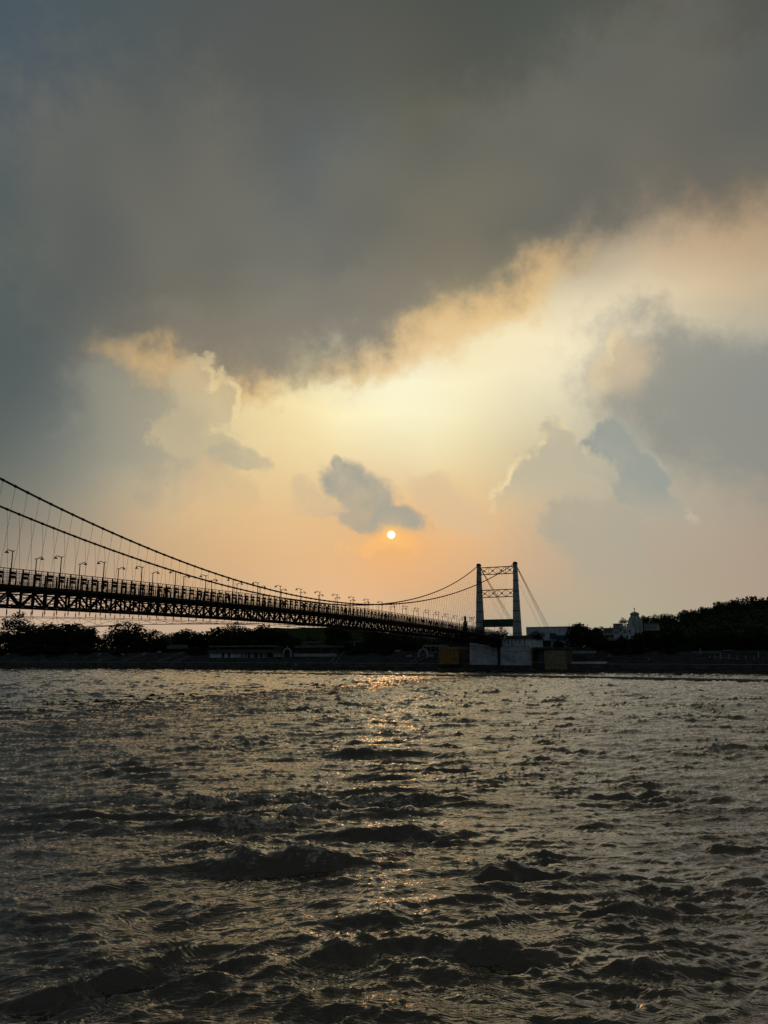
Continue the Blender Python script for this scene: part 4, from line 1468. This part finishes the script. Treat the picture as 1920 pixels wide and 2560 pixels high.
for x in (742, 771, 800, 829):
    E2.box('column', x, x + 2, 1618.4, 1634, 0.2, 0.6, M['concrete'])
E3 = Site('small_hut', 'little whitewashed hut with dark door between shed and gateway', 'hut', 276, 692, 1643)
E3.box('wall', 683, 701, 1634, 1642.5, 0, 3, M['pale'])
E3.box('roof', 682, 702.5, 1631.5, 1634, -0.4, 3.4, M['roof'])
E3.opening(691, 694, 1637, 1642, -0.02)
E4 = Site('columned_house', 'small white columned porch under the dark trees at centre', 'house', 300, 882, 1622)
E4.box('back_wall', 870, 893, 1606, 1621, 3, 3.4, M['concrete'])
E4.box('roof', 867, 896, 1603.5, 1606, -0.7, 4, M['roof'])
for x in (875, 878.5, 881.5, 885.5):
    E4.box('column', x, x + 1.6, 1606, 1619, 0, 0.4, M['white'])
E4.box('base', 872, 889, 1619, 1621.5, -0.4, 3, M['white'])
E5 = Site('pale_terrace', 'pale flat terrace building in front of the distant ridge', 'house', 318, 788, 1614)
E5.box('wall', 762, 812, 1606, 1614.3, 0, 6, M['concrete'])
E5.box('roof_slab', 758, 814, 1604.3, 1606, -0.5, 6.3, M['pale'])
E5.box('lower_slab', 750, 764, 1610, 1612, -3, 0, M['white'])
for x in (766, 776, 786, 796):
    E5.opening(x, x + 5, 1607.5, 1612)


def arch(name, label, px, base, w, h, u, group=None):
    s_ = Site(name, label, 'gateway', u, px, base, group)
    a, b, z0, z1 = s_.rect(px - w / 2, px + w / 2, base - h, base)
    Rr, rr = (b - a) / 2, (b - a) / 2 - 0.55
    zs = z1 - Rr
    mb = MB()
    secs = []
    for t in np.linspace(0, math.pi, 15):
        c, s__ = math.cos(t), math.sin(t)
        secs.append([(rr * c, -0.3, zs + rr * s__), (Rr * c, -0.3, zs + Rr * s__), (Rr * c, 0.3, zs + Rr * s__), (rr * c, 0.3, zs + rr * s__)])
    mb.prism(secs)
    link('arch_ring', mb.mesh('arch_ring', M['pale']), s_.root)
    for sg in (-1, 1):
        link('pier', MB().box(min(sg * rr, sg * Rr), max(sg * rr, sg * Rr), -0.35, 0.35, z0 - 0.5, zs - 0.003).mesh('pier', M['pale']), s_.root)
    link('ball', MB().lathe([(0.05, z1), (0.28, z1 + 0.15), (0.3, z1 + 0.35), (0.12, z1 + 0.6), (0.03, z1 + 0.9)], 8).mesh('ball', M['pale']), s_.root)


arch('gateway', 'white arched gateway at the end of the shed', 718, 1640, 22, 20, 277)
arch('gateway', 'pale arched gateway left of the ochre block', 1058, 1640, 25, 19, 276)
E6 = Site('tiled_walkway', 'pale covered walkway roof behind the ochre block', 'shelter', 286, 1088, 1628)
E6.box('roof', 1060, 1114, 1612.5, 1616, -1, 4, M['pale'])
for x in (1064, 1076, 1088, 1100, 1110):
    E6.box('post', x, x + 1.4, 1616, 1628, 0, 0.3, M['pale'])
E7 = Site('stepped_house', 'pale stepped house among trees left of the arched gate', 'house', 318, 1056, 1612)
E7.box('wall', 1030, 1066, 1594, 1612, 0, 8, M['concrete'])
E7.box('wall', 1060, 1086, 1598, 1612, -1.5, 6, M['concrete'])
E7.box('roof_slab', 1029, 1067, 1591, 1594, -0.6, 8.4, M['pale'])
E7.box('roof_slab', 1060, 1087, 1595.5, 1598, -2.0, 6.4, M['pale'])
for x, y in ((1034, 1597), (1043, 1597), (1052, 1597), (1070, 1601), (1078, 1601)):
    E7.opening(x, x + 4, y, y + 6, -0.02 if x < 1060 else -1.52)
E8 = Site('hidden_house', 'pale house peeping through the gap left of the central grove', 'house', 340, 428, 1622)
E8.box('wall', 408, 440, 1598, 1622, 0, 8, M['pale'])
E8.box('roof_slab', 407, 441, 1596.5, 1598, -0.5, 8.4, M['roof'])
for x in (411, 419, 427, 434):
    E8.opening(x, x + 4, 1603, 1610)
E9 = Site('terrace_fence', 'grey railing fence on the upper terrace left of the shed', 'fence', 287, 443, 1622)
E9.box('rail', 418, 468, 1613, 1613.9, 0, 0.08, M['pale'])
E9.box('rail', 418, 468, 1617.5, 1618.3, 0, 0.08, M['pale'])
for i in range(18):
    E9.box('picket', 418.3 + 2.9 * i, 419 + 2.9 * i, 1612.5, 1622, 0.1, 0.2, M['pale'])
E10 = Site('boundary_wall', 'long grey boundary wall under the left grove', 'wall', 287, 92, 1622)
for i in range(5):
    E10.box('panel', 68 + 9.6 * i, 77.2 + 9.6 * i, 1610, 1617, 0, 0.3, M['concrete'])

# ------------------------------------------------------------------ seats, stair posts, slopes on the bank
blk = MB().box(-1.15, 1.15, -0.25, 0.35, 0.42, 0.62)
blk.box(-1.1, 1.1, 0.25, 0.37, 0.62, 1.15)
me_bs = blk.mesh('seat', M['pale'])
me_bl = MB().box(-0.18, 0.18, -0.2, 0.3, 0.0, 0.42).mesh('leg', M['concrete'])
seats = [(18, 1635), (65, 1623), (118, 1623), (134, 1635), (190, 1635), (247, 1636), (306, 1637), (284, 1623), (358, 1637), (397, 1624), (993, 1627), (1022, 1640), (1077, 1640), (1400, 1650)]
land = ['at the left edge below the tall tree', 'up the steps below the tall tree', 'up the steps left of the stair ramp', 'on the lower step under the left grove',
        'on the lower step right of the left grove', 'on the lower step left of the umbrella-topped tree', 'on the lower step under the umbrella-topped tree',
        'on the upper step left of the umbrella-topped tree', 'on the lower step in front of the low black tree', 'on the upper step right of the low black tree',
        'on the upper step under the truss', 'on the lower step left of the arched gate', 'just right of the arched gate', 'at the foot of the stone pier']
for (px, py), t_ in zip(seats, land):
    k = max(0, min(STEP_N - 1, int(round((sz(px, py + 4, 276) - PROM_Z) / STEP_RISE))))
    u_ = STEP_U0 + (k - 1) * STEP_RUN + 0.6 if k > 0 else PROM_U + 4
    root = thing('bench', f'pale concrete bench {t_}', 'bench', u_, sv(px, u_), PROM_Z + k * STEP_RISE, 'benches along the far bank')
    link('seat', me_bs, root)
    for x in (-0.8, 0.8):
        link('leg', me_bl, root, (x, 0, 0))

M['cheek'] = mat('worn_cement', (0.14, 0.15, 0.155), 0.9, 0.4, 0.6, 0.3, spec=0.05)
for px, t_, dirn in ((52, 'below the tall tree', 1), (128, 'under the left grove', -1), (262, 'left of the umbrella-topped tree', 1), (325, 'under the umbrella-topped tree', 1), (412, 'right of the low black tree', 1), (455, 'left of the white shed', 1), (846, 'beside the flat shelter', -1), (1040, 'left of the arched gate', 1)):
    v_ = sv(px, 278)
    root = thing('stair_ramp', f'sloping concrete stair cheek {t_}', 'stair ramp', STEP_U0, v_, PROM_Z, 'stair cheeks on the far bank')
    L = STEP_N * STEP_RUN
    hgt = STEP_N * STEP_RISE
    mb = MB()
    for sg in (0, 2.4):
        mb2 = MB().prism([[(sg, -0.3, 0.0), (sg + 0.35, -0.3, 0.0), (sg + 0.35, -0.3, 0.45), (sg, -0.3, 0.45)], [(sg + dirn * 3.5, L, hgt), (sg + 0.35 + dirn * 3.5, L, hgt), (sg + 0.35 + dirn * 3.5, L, hgt + 0.45), (sg + dirn * 3.5, L, hgt + 0.45)]])
        link('cheek_wall', mb2.mesh('cheek_wall', M['cheek']), root)

# row of tall posts with a handrail, right
posts = [(1787, 1634, 1650), (1801, 1633, 1643), (1823, 1636, 1645), (1844, 1639, 1648), (1865, 1641, 1654), (1887, 1643, 1655), (1909, 1645, 1656), (1751, 1621, 1632), (1896, 1628, 1640)]
pname = ['at the left end of the stair posts', 'second from the left of the stair posts', 'third from the left of the stair posts', 'fourth from the left of the stair posts',
         'fifth from the left of the stair posts', 'sixth from the left of the stair posts', 'at the right end of the stair posts', 'alone above the left end of the stair posts', 'higher up behind the right stair posts']
for (px, y0, y1), t_ in zip(posts, pname):
    u_ = 276
    _, v_, zb = S(px, y1, u_)
    H = sz(px, y0, u_) - zb
    root = thing('stone_post', f'pale square post {t_}', 'post', u_, v_, zb - 0.6, 'posts beside the right stairs')
    link('shaft', MB().box(-0.16, 0.16, -0.16, 0.16, 0, H + 0.5).mesh('shaft', M['pale']), root)
    link('cap', MB().box(-0.22, 0.22, -0.22, 0.22, H + 0.5, H + 0.62).mesh('cap', M['pale']), root)
R1 = Site('stair_railing', 'pale baluster railing running between the stair posts', 'railing', 276.3, 1830, 1655)
a, b, z0, z1 = R1.rect(1788, 1866, 1640, 1655)
for zt0, zt1, nm in ((sz(1788, 1641, 276.3) - R1.z, sz(1866, 1650, 276.3) - R1.z, 'top'),):
    link('handrail', MB().beam((a, 0, zt0), (b, 0, zt1), 0.12, 0.12).mesh('handrail', M['pale']), R1.root)
    link('bottom_rail', MB().beam((a, 0, zt0 - 0.75), (b, 0, zt1 - 0.75), 0.1, 0.1).mesh('bottom_rail', M['pale']), R1.root)
    for i in range(22):
        f = (i + 0.5) / 22
        x = a + (b - a) * f
        z = zt0 + (zt1 - zt0) * f
        link('baluster', MB().box(x - 0.045, x + 0.045, -0.04, 0.04, z - 0.75, z - 0.05).mesh('baluster', M['pale']), R1.root)
R2 = Site('terrace_slab', 'pale terrace edge slab above the right stairs', 'terrace', 281, 1770, 1632)
R2.box('slab', 1730, 1802, 1629.6, 1631.2, 0, 3, M['pale'])
R2.box('slab', 1808, 1830, 1625.2, 1626.8, 0, 3, M['pale'])
R2.box('wall', 1735, 1790, 1631.3, 1644, 0.5, 3, M['concrete'])

# ------------------------------------------------------------------ boulders
def rock_mesh(seed):
    r = np.random.default_rng(seed)
    bm = bmesh.new()
    bmesh.ops.create_icosphere(bm, subdivisions=2, radius=1.0)
    k = r.normal(size=(7, 3))
    k /= np.linalg.norm(k, axis=1)[:, None]
    off = r.uniform(0.55, 0.95, 7)
    for v in bm.verts:
        p = np.array(v.co)
        for n_, o_ in zip(k, off):
            d = p @ n_ - o_
            if d > 0:
                p = p - n_ * d * 0.9
        v.co = p * np.array([1, 0.85, 0.62])
    me = bpy.data.meshes.new('boulder')
    bm.to_mesh(me)
    bm.free()
    me.materials.append(M['rock'])
    return me


ROCKS = [rock_mesh(400 + i) for i in range(5)]
r = random.Random(9)


def boulder(label, u, v, z, s, group):
    o = link('boulder', ROCKS[r.randrange(5)], None, W(u, v, z), (r.uniform(-.3, .3), r.uniform(-.3, .3), r.uniform(0, 6)), (s, s * r.uniform(.7, 1.1), s * r.uniform(.55, .9)))
    tag(o, label, 'boulder', group)


for px in (8, 60, 140, 178, 225, 268, 300, 318, 336, 352, 372, 388, 402, 414, 430, 441, 458, 470, 483, 500, 560, 575, 610, 640, 705, 800, 850, 900):
    v_ = sv(px, 252)
    u_ = shore_u(v_) + r.uniform(-1.5, 9)
    boulder('grey boulder on the rocky shore left of the bridge tower', u_, v_, 0.1 + max(0, u_ - shore_u(v_)) * 0.09, r.uniform(0.5, 1.7), 'boulders on the left shore')
for px in (1040, 1052, 1066, 1078, 1092, 1108, 1120, 1138, 1150, 1165, 1180, 1215, 1246, 1262, 1300, 1322):
    v_ = sv(px, 254)
    u_ = shore_u(v_) + r.uniform(-2, 6)
    boulder('brownish boulder at the foot of the ochre block and abutment', u_, v_, 0.2 + max(0, u_ - shore_u(v_)) * 0.1, r.uniform(0.8, 2.0), 'boulders below the abutment')
for px, py, s_ in ((1548, 1681, 2.4), (1560, 1682, 2.0), (1575, 1683, 1.8), (1592, 1682, 1.2), (1606, 1684, 1.1), (1622, 1683, 1.0), (1641, 1685, 1.6), (1660, 1684, 1.0), (1690, 1688, 1.8), (1700, 1689, 1.5), (1312, 1681, 1.6)):
    x, y = on_water(px, py)
    boulder('wet black rock in the slack channel behind the gravel bar', x * SD + y * CD, x * CD - y * SD, 0.0, s_ * 0.8, 'rocks in the side channel')
# small stones of the shore nobody could count
vs, fs = [], []
bm = bmesh.new()
bmesh.ops.create_icosphere(bm, subdivisions=1, radius=1.0)
base_v = np.array([v.co for v in bm.verts])
base_f = [[v.index for v in f.verts] for f in bm.faces]
bm.free()
rn = np.random.default_rng(13)
for i in range(2200):
    v_ = rn.uniform(-380, 40)
    s0 = shore_u(v_)
    f = rn.random()
    u_ = s0 - 3 + (PROM_U - s0 + 3) * f
    s = rn.uniform(0.12, 0.55)
    p = base_v * (1 + rn.uniform(-.25, .25, base_v.shape)) * np.array([s, s, s * 0.6])
    o_ = np.array(W(u_, v_, -0.35 + 1.75 * f))
    k = len(vs)
    vs += (p + o_).tolist()
    fs += [[a + k for a in t] for t in base_f]
me = bpy.data.meshes.new('shore_stones')
me.from_pydata(vs, [], fs)
me.materials.append(M['rock'])
tag(struct('shore_stones', me, 'stuff'), 'small grey stones strewn along the far shore', 'stones')

# ------------------------------------------------------------------ lattice mast, high lamp mast, wires
def mast(label, px, top, base, u, w):
    s_ = Site('lattice_mast', label, 'mast', u, px, base)
    H = sz(px, top, u) - s_.z
    for sx in (-1, 1):
        for sy in (-1, 1):
            link('leg', MB().tube([(sx * w, sy * w, 0), (sx * w * 0.35, sy * w * 0.35, H)], 0.09, 5).mesh('leg', M['wire']), s_.root)
    for i in range(9):
        f0, f1 = i / 9, (i + 1) / 9
        w0, w1 = w * (1 - 0.65 * f0), w * (1 - 0.65 * f1)
        link('brace', MB().tube([(-w0, -w0, H * f0), (w1, -w1, H * f1)], 0.06, 4).tube([(w0, -w0, H * f0), (-w1, -w1, H * f1)], 0.06, 4).mesh('brace', M['wire']), s_.root)


mast('thin lattice mast behind the umbrella-topped tree', 289, 1550, 1625, 420, 1.3)
mast('thin lattice mast above the right end of the central grove', 719, 1556, 1625, 420, 1.0)
Lm = Site('flood_mast', 'tall mast with three lamp heads beside the slim conifer', 'lamp mast', 283, 1181, 1600)
H = sz(1181, 1545, 283) - Lm.z
link('pole', MB().tube([(0, 0, 0), (0, 0, H)], [0.12, 0.07], 8).mesh('pole', M['steel']), Lm.root)
for sg in (-1, 0, 1):
    link('arm', MB().tube([(0, 0, H - 0.25), (sg * 0.5, 0, H - 0.15), (sg * 0.95, 0, H + 0.05)] if sg else [(0, 0, H - 0.3), (0, 0.1, H), (0, 0.12, H + 0.2)], 0.05, 5).mesh('arm', M['steel']), Lm.root)
    link('lamp_head', MB().lathe([(0.10, 0.0), (0.34, 0.10), (0.30, 0.30), (0.08, 0.42)], 10).mesh('lamp_head', M['lampglass']), Lm.root, (sg * 0.95, 0, H + 0.02))

# ------------------------------------------------------------------ people
def person_mesh(name, pose, shirt, trousers):
    """one continuous skinned figure; pose: joint angles of arms and legs"""
    J = {'pelvis': (0, 0, 0.93), 'waist': (0, 0.01, 1.06), 'chest': (0, 0.015, 1.30), 'neck': (0, 0.0, 1.47), 'jaw': (0, -0.02, 1.53), 'skull': (0, -0.005, 1.66)}
    E_ = [('pelvis', 'waist'), ('waist', 'chest'), ('chest', 'neck'), ('neck', 'jaw'), ('jaw', 'skull')]
    Rr = {'pelvis': (.15, .11), 'waist': (.135, .10), 'chest': (.17, .115), 'neck': (.058, .06), 'jaw': (.075, .085), 'skull': (.082, .10)}
    for s, n in ((-1, 'l'), (1, 'r')):
        la = pose['leg' + n]
        aa = pose['arm' + n]
        J['hip' + n] = (s * 0.09, 0, 0.88)
        J['knee' + n] = (s * 0.095, -0.45 * math.sin(la), 0.88 - 0.42 * math.cos(la))
        k = J['knee' + n]
        b = la - pose.get('bend' + n, 0.0)
        J['ankle' + n] = (s * 0.095, k[1] - 0.40 * math.sin(b), k[2] - 0.40 * math.cos(b))
        a = J['ankle' + n]
        J['toe' + n] = (s * 0.11, a[1] - 0.17, max(0.03, a[2] - 0.05))
        J['sh' + n] = (s * 0.185, 0.01, 1.40)
        J['el' + n] = (s * 0.235, -0.27 * math.sin(aa), 1.40 - 0.28 * math.cos(aa))
        e = J['el' + n]
        a2 = aa + pose.get('el' + n, 0.3)
        J['wr' + n] = (s * 0.245, e[1] - 0.25 * math.sin(a2), e[2] - 0.25 * math.cos(a2))
        w = J['wr' + n]
        J['ha' + n] = (s * 0.24, w[1] - 0.15 * math.sin(a2), w[2] - 0.15 * math.cos(a2))
        E_ += [('pelvis', 'hip' + n), ('hip' + n, 'knee' + n), ('knee' + n, 'ankle' + n), ('ankle' + n, 'toe' + n), ('chest', 'sh' + n), ('sh' + n, 'el' + n), ('el' + n, 'wr' + n), ('wr' + n, 'ha' + n)]
        Rr.update({'hip' + n: (.095, .095), 'knee' + n: (.062, .065), 'ankle' + n: (.042, .045), 'toe' + n: (.045, .035), 'sh' + n: (.07, .07), 'el' + n: (.047, .047), 'wr' + n: (.033, .036), 'ha' + n: (.03, .042)})
    names = list(J)
    me = bpy.data.meshes.new('tmp')
    me.from_pydata([J[n] for n in names], [(names.index(a), names.index(b)) for a, b in E_], [])
    o = bpy.data.objects.new('tmp', me)
    COL.objects.link(o)
    o.modifiers.new('skin', 'SKIN')
    for i, n in enumerate(names):
        me.skin_vertices[0].data[i].radius = Rr[n]
    me.skin_vertices[0].data[0].use_root = True
    sub = o.modifiers.new('sub', 'SUBSURF')
    sub.levels = 1
    dg = bpy.context.evaluated_depsgraph_get()
    out = bpy.data.meshes.new_from_object(o.evaluated_get(dg))
    bpy.data.objects.remove(o)
    out.name = name
    out.materials.clear()
    for m_ in (shirt, trousers, M['skin'], M['hair']):
        out.materials.append(m_)
    for p in out.polygons:
        c = p.center
        if c.z > 1.60 or (c.z > 1.5 and c.y > 0.03):
            p.material_index = 3
        elif c.z > 1.46 or (c.z < 0.95 and abs(c.x) > 0.2) or c.z < 0.05:
            p.material_index = 2
        elif c.z < 0.95:
            p.material_index = 1
        p.use_smooth = True
    return out


M['hair'] = mat('dark_hair', (0.012, 0.010, 0.009), 0.6, 0.1, 3.0, 0.0)
cl = {n: mat('cloth_' + n, c, 0.9, 0.2, 4.0, 0.2) for n, c in dict(white=(.45, .45, .44), red=(.18, .03, .025), blue=(.03, .05, .12), black=(.015, .015, .016), saffron=(.40, .16, .03), green=(.03, .09, .05), grey=(.12, .12, .12)).items()}
walk = dict(legl=0.38, legr=-0.30, bendl=0.1, bendr=0.45, arml=-0.35, armr=0.40)
walk2 = dict(legl=-0.22, legr=0.28, bendl=0.4, bendr=0.08, arml=0.30, armr=-0.25)
stand = dict(legl=0.03, legr=-0.04, arml=0.08, armr=0.12, ell=0.15, elr=0.9)
PEOPLE = [person_mesh('person', walk, cl['white'], cl['blue']), person_mesh('person', walk2, cl['red'], cl['black']), person_mesh('person', stand, cl['blue'], cl['grey']),
          person_mesh('person', walk, cl['saffron'], cl['saffron']), person_mesh('person', walk2, cl['green'], cl['black']), person_mesh('person', stand, cl['black'], cl['white'])]
WEAR = ['white top and dark blue trousers', 'red top and black trousers', 'blue top and grey trousers', 'saffron clothes', 'green top and black trousers', 'black top and white trousers']
DO = ['walking', 'walking', 'standing', 'walking', 'walking', 'standing']
r = random.Random(21)
# on the deck, from the near end to the tower: offset in bays from the left edge of the view, lane, mesh
crowd = [(8.6, .5, 4), (9.2, .1, 1), (15.3, .6, 5), (20.4, .4, 0), (21.0, -.2, 2), (24.2, .5, 4), (27.5, .2, 1), (33.2, .6, 5), (34.0, .3, 4), (37.6, .5, 1), (43.1, 0.4, 2), (47.3, .5, 1), (47.9, .1, 3),
         (53.8, .6, 2), (57.4, .4, 5), (58.1, .6, 1), (62.0, .3, 4), (66.5, .5, 0), (67.1, .2, 1), (71.0, .5, 2), (74.2, .4, 4), (76.3, .6, 5), (79.5, .3, 1), (82.0, .5, 2), (84.3, .2, 4), (85.1, .6, 5),
         (88.2, .5, 1), (90.4, .3, 2), (92.7, .6, 4), (95.0, .4, 5), (97.5, .5, 1), (99.8, .2, 2), (102.2, .6, 4), (104.6, .4, 5)]
for i, (b_, lane, k) in enumerate(crowd):
    u_ = st(b_)
    n_ = int((KMAX * 4 + 0.5 - b_) / 4)
    pass
    o = link('person', PEOPLE[k], None, W(u_, VM + lane * (HW - .3) * 1.3, deck_z(u_) + 0.004), (0, 0, -TH + (math.pi if i % 3 == 0 else 0) + r.uniform(-.2, .2)))
    nth = len(crowd) - 1 - i
    tag(o, f'{DO[k]} person in {WEAR[k]}, {ORD[nth]} bridge walker from the tower', 'person', 'people on the bridge')
shore = [(740, 1664, 0, 'on the lower bank'), (842, 1664, 2, 'at the water below the flat shelter'), (1004, 1622, 3, 'on the upper step under the truss'),
         (1067, 1648, 5, 'under the arched gate'), (1524, 1648, 0, 'right of the banner'), (1621, 1656, 0, 'below the temple trees'),
         (1663, 1646, 2, 'on the steps left of the stair posts'), (1774, 1650, 0, 'left of the stair posts'), (1803, 1658, 4, 'below the stair posts'), (480, 1650, 2, 'on the steps left of the shed')]
for px, py, k, t_ in shore:
    zt = sz(px, py, 274)
    if zt <= PROM_Z + 0.4:
        u_, z_ = PROM_U + 3.5, PROM_Z + 0.004
    else:
        kk = max(1, min(STEP_N, int(round((zt - PROM_Z) / STEP_RISE))))
        u_, z_ = STEP_U0 + (kk - 1) * STEP_RUN + 0.55, PROM_Z + kk * STEP_RISE + 0.004
    if 'lower bank' in t_ or 'at the water' in t_:
        v_ = sv(px, 262)
        u_, z_ = 263.0, 0.95
    o = link('person', PEOPLE[k], None, W(u_, sv(px, u_), z_), (0, 0, r.uniform(0, 6)))
    tag(o, f'person in {WEAR[k]} {DO[k]} {t_}', 'person', 'people on the far bank')
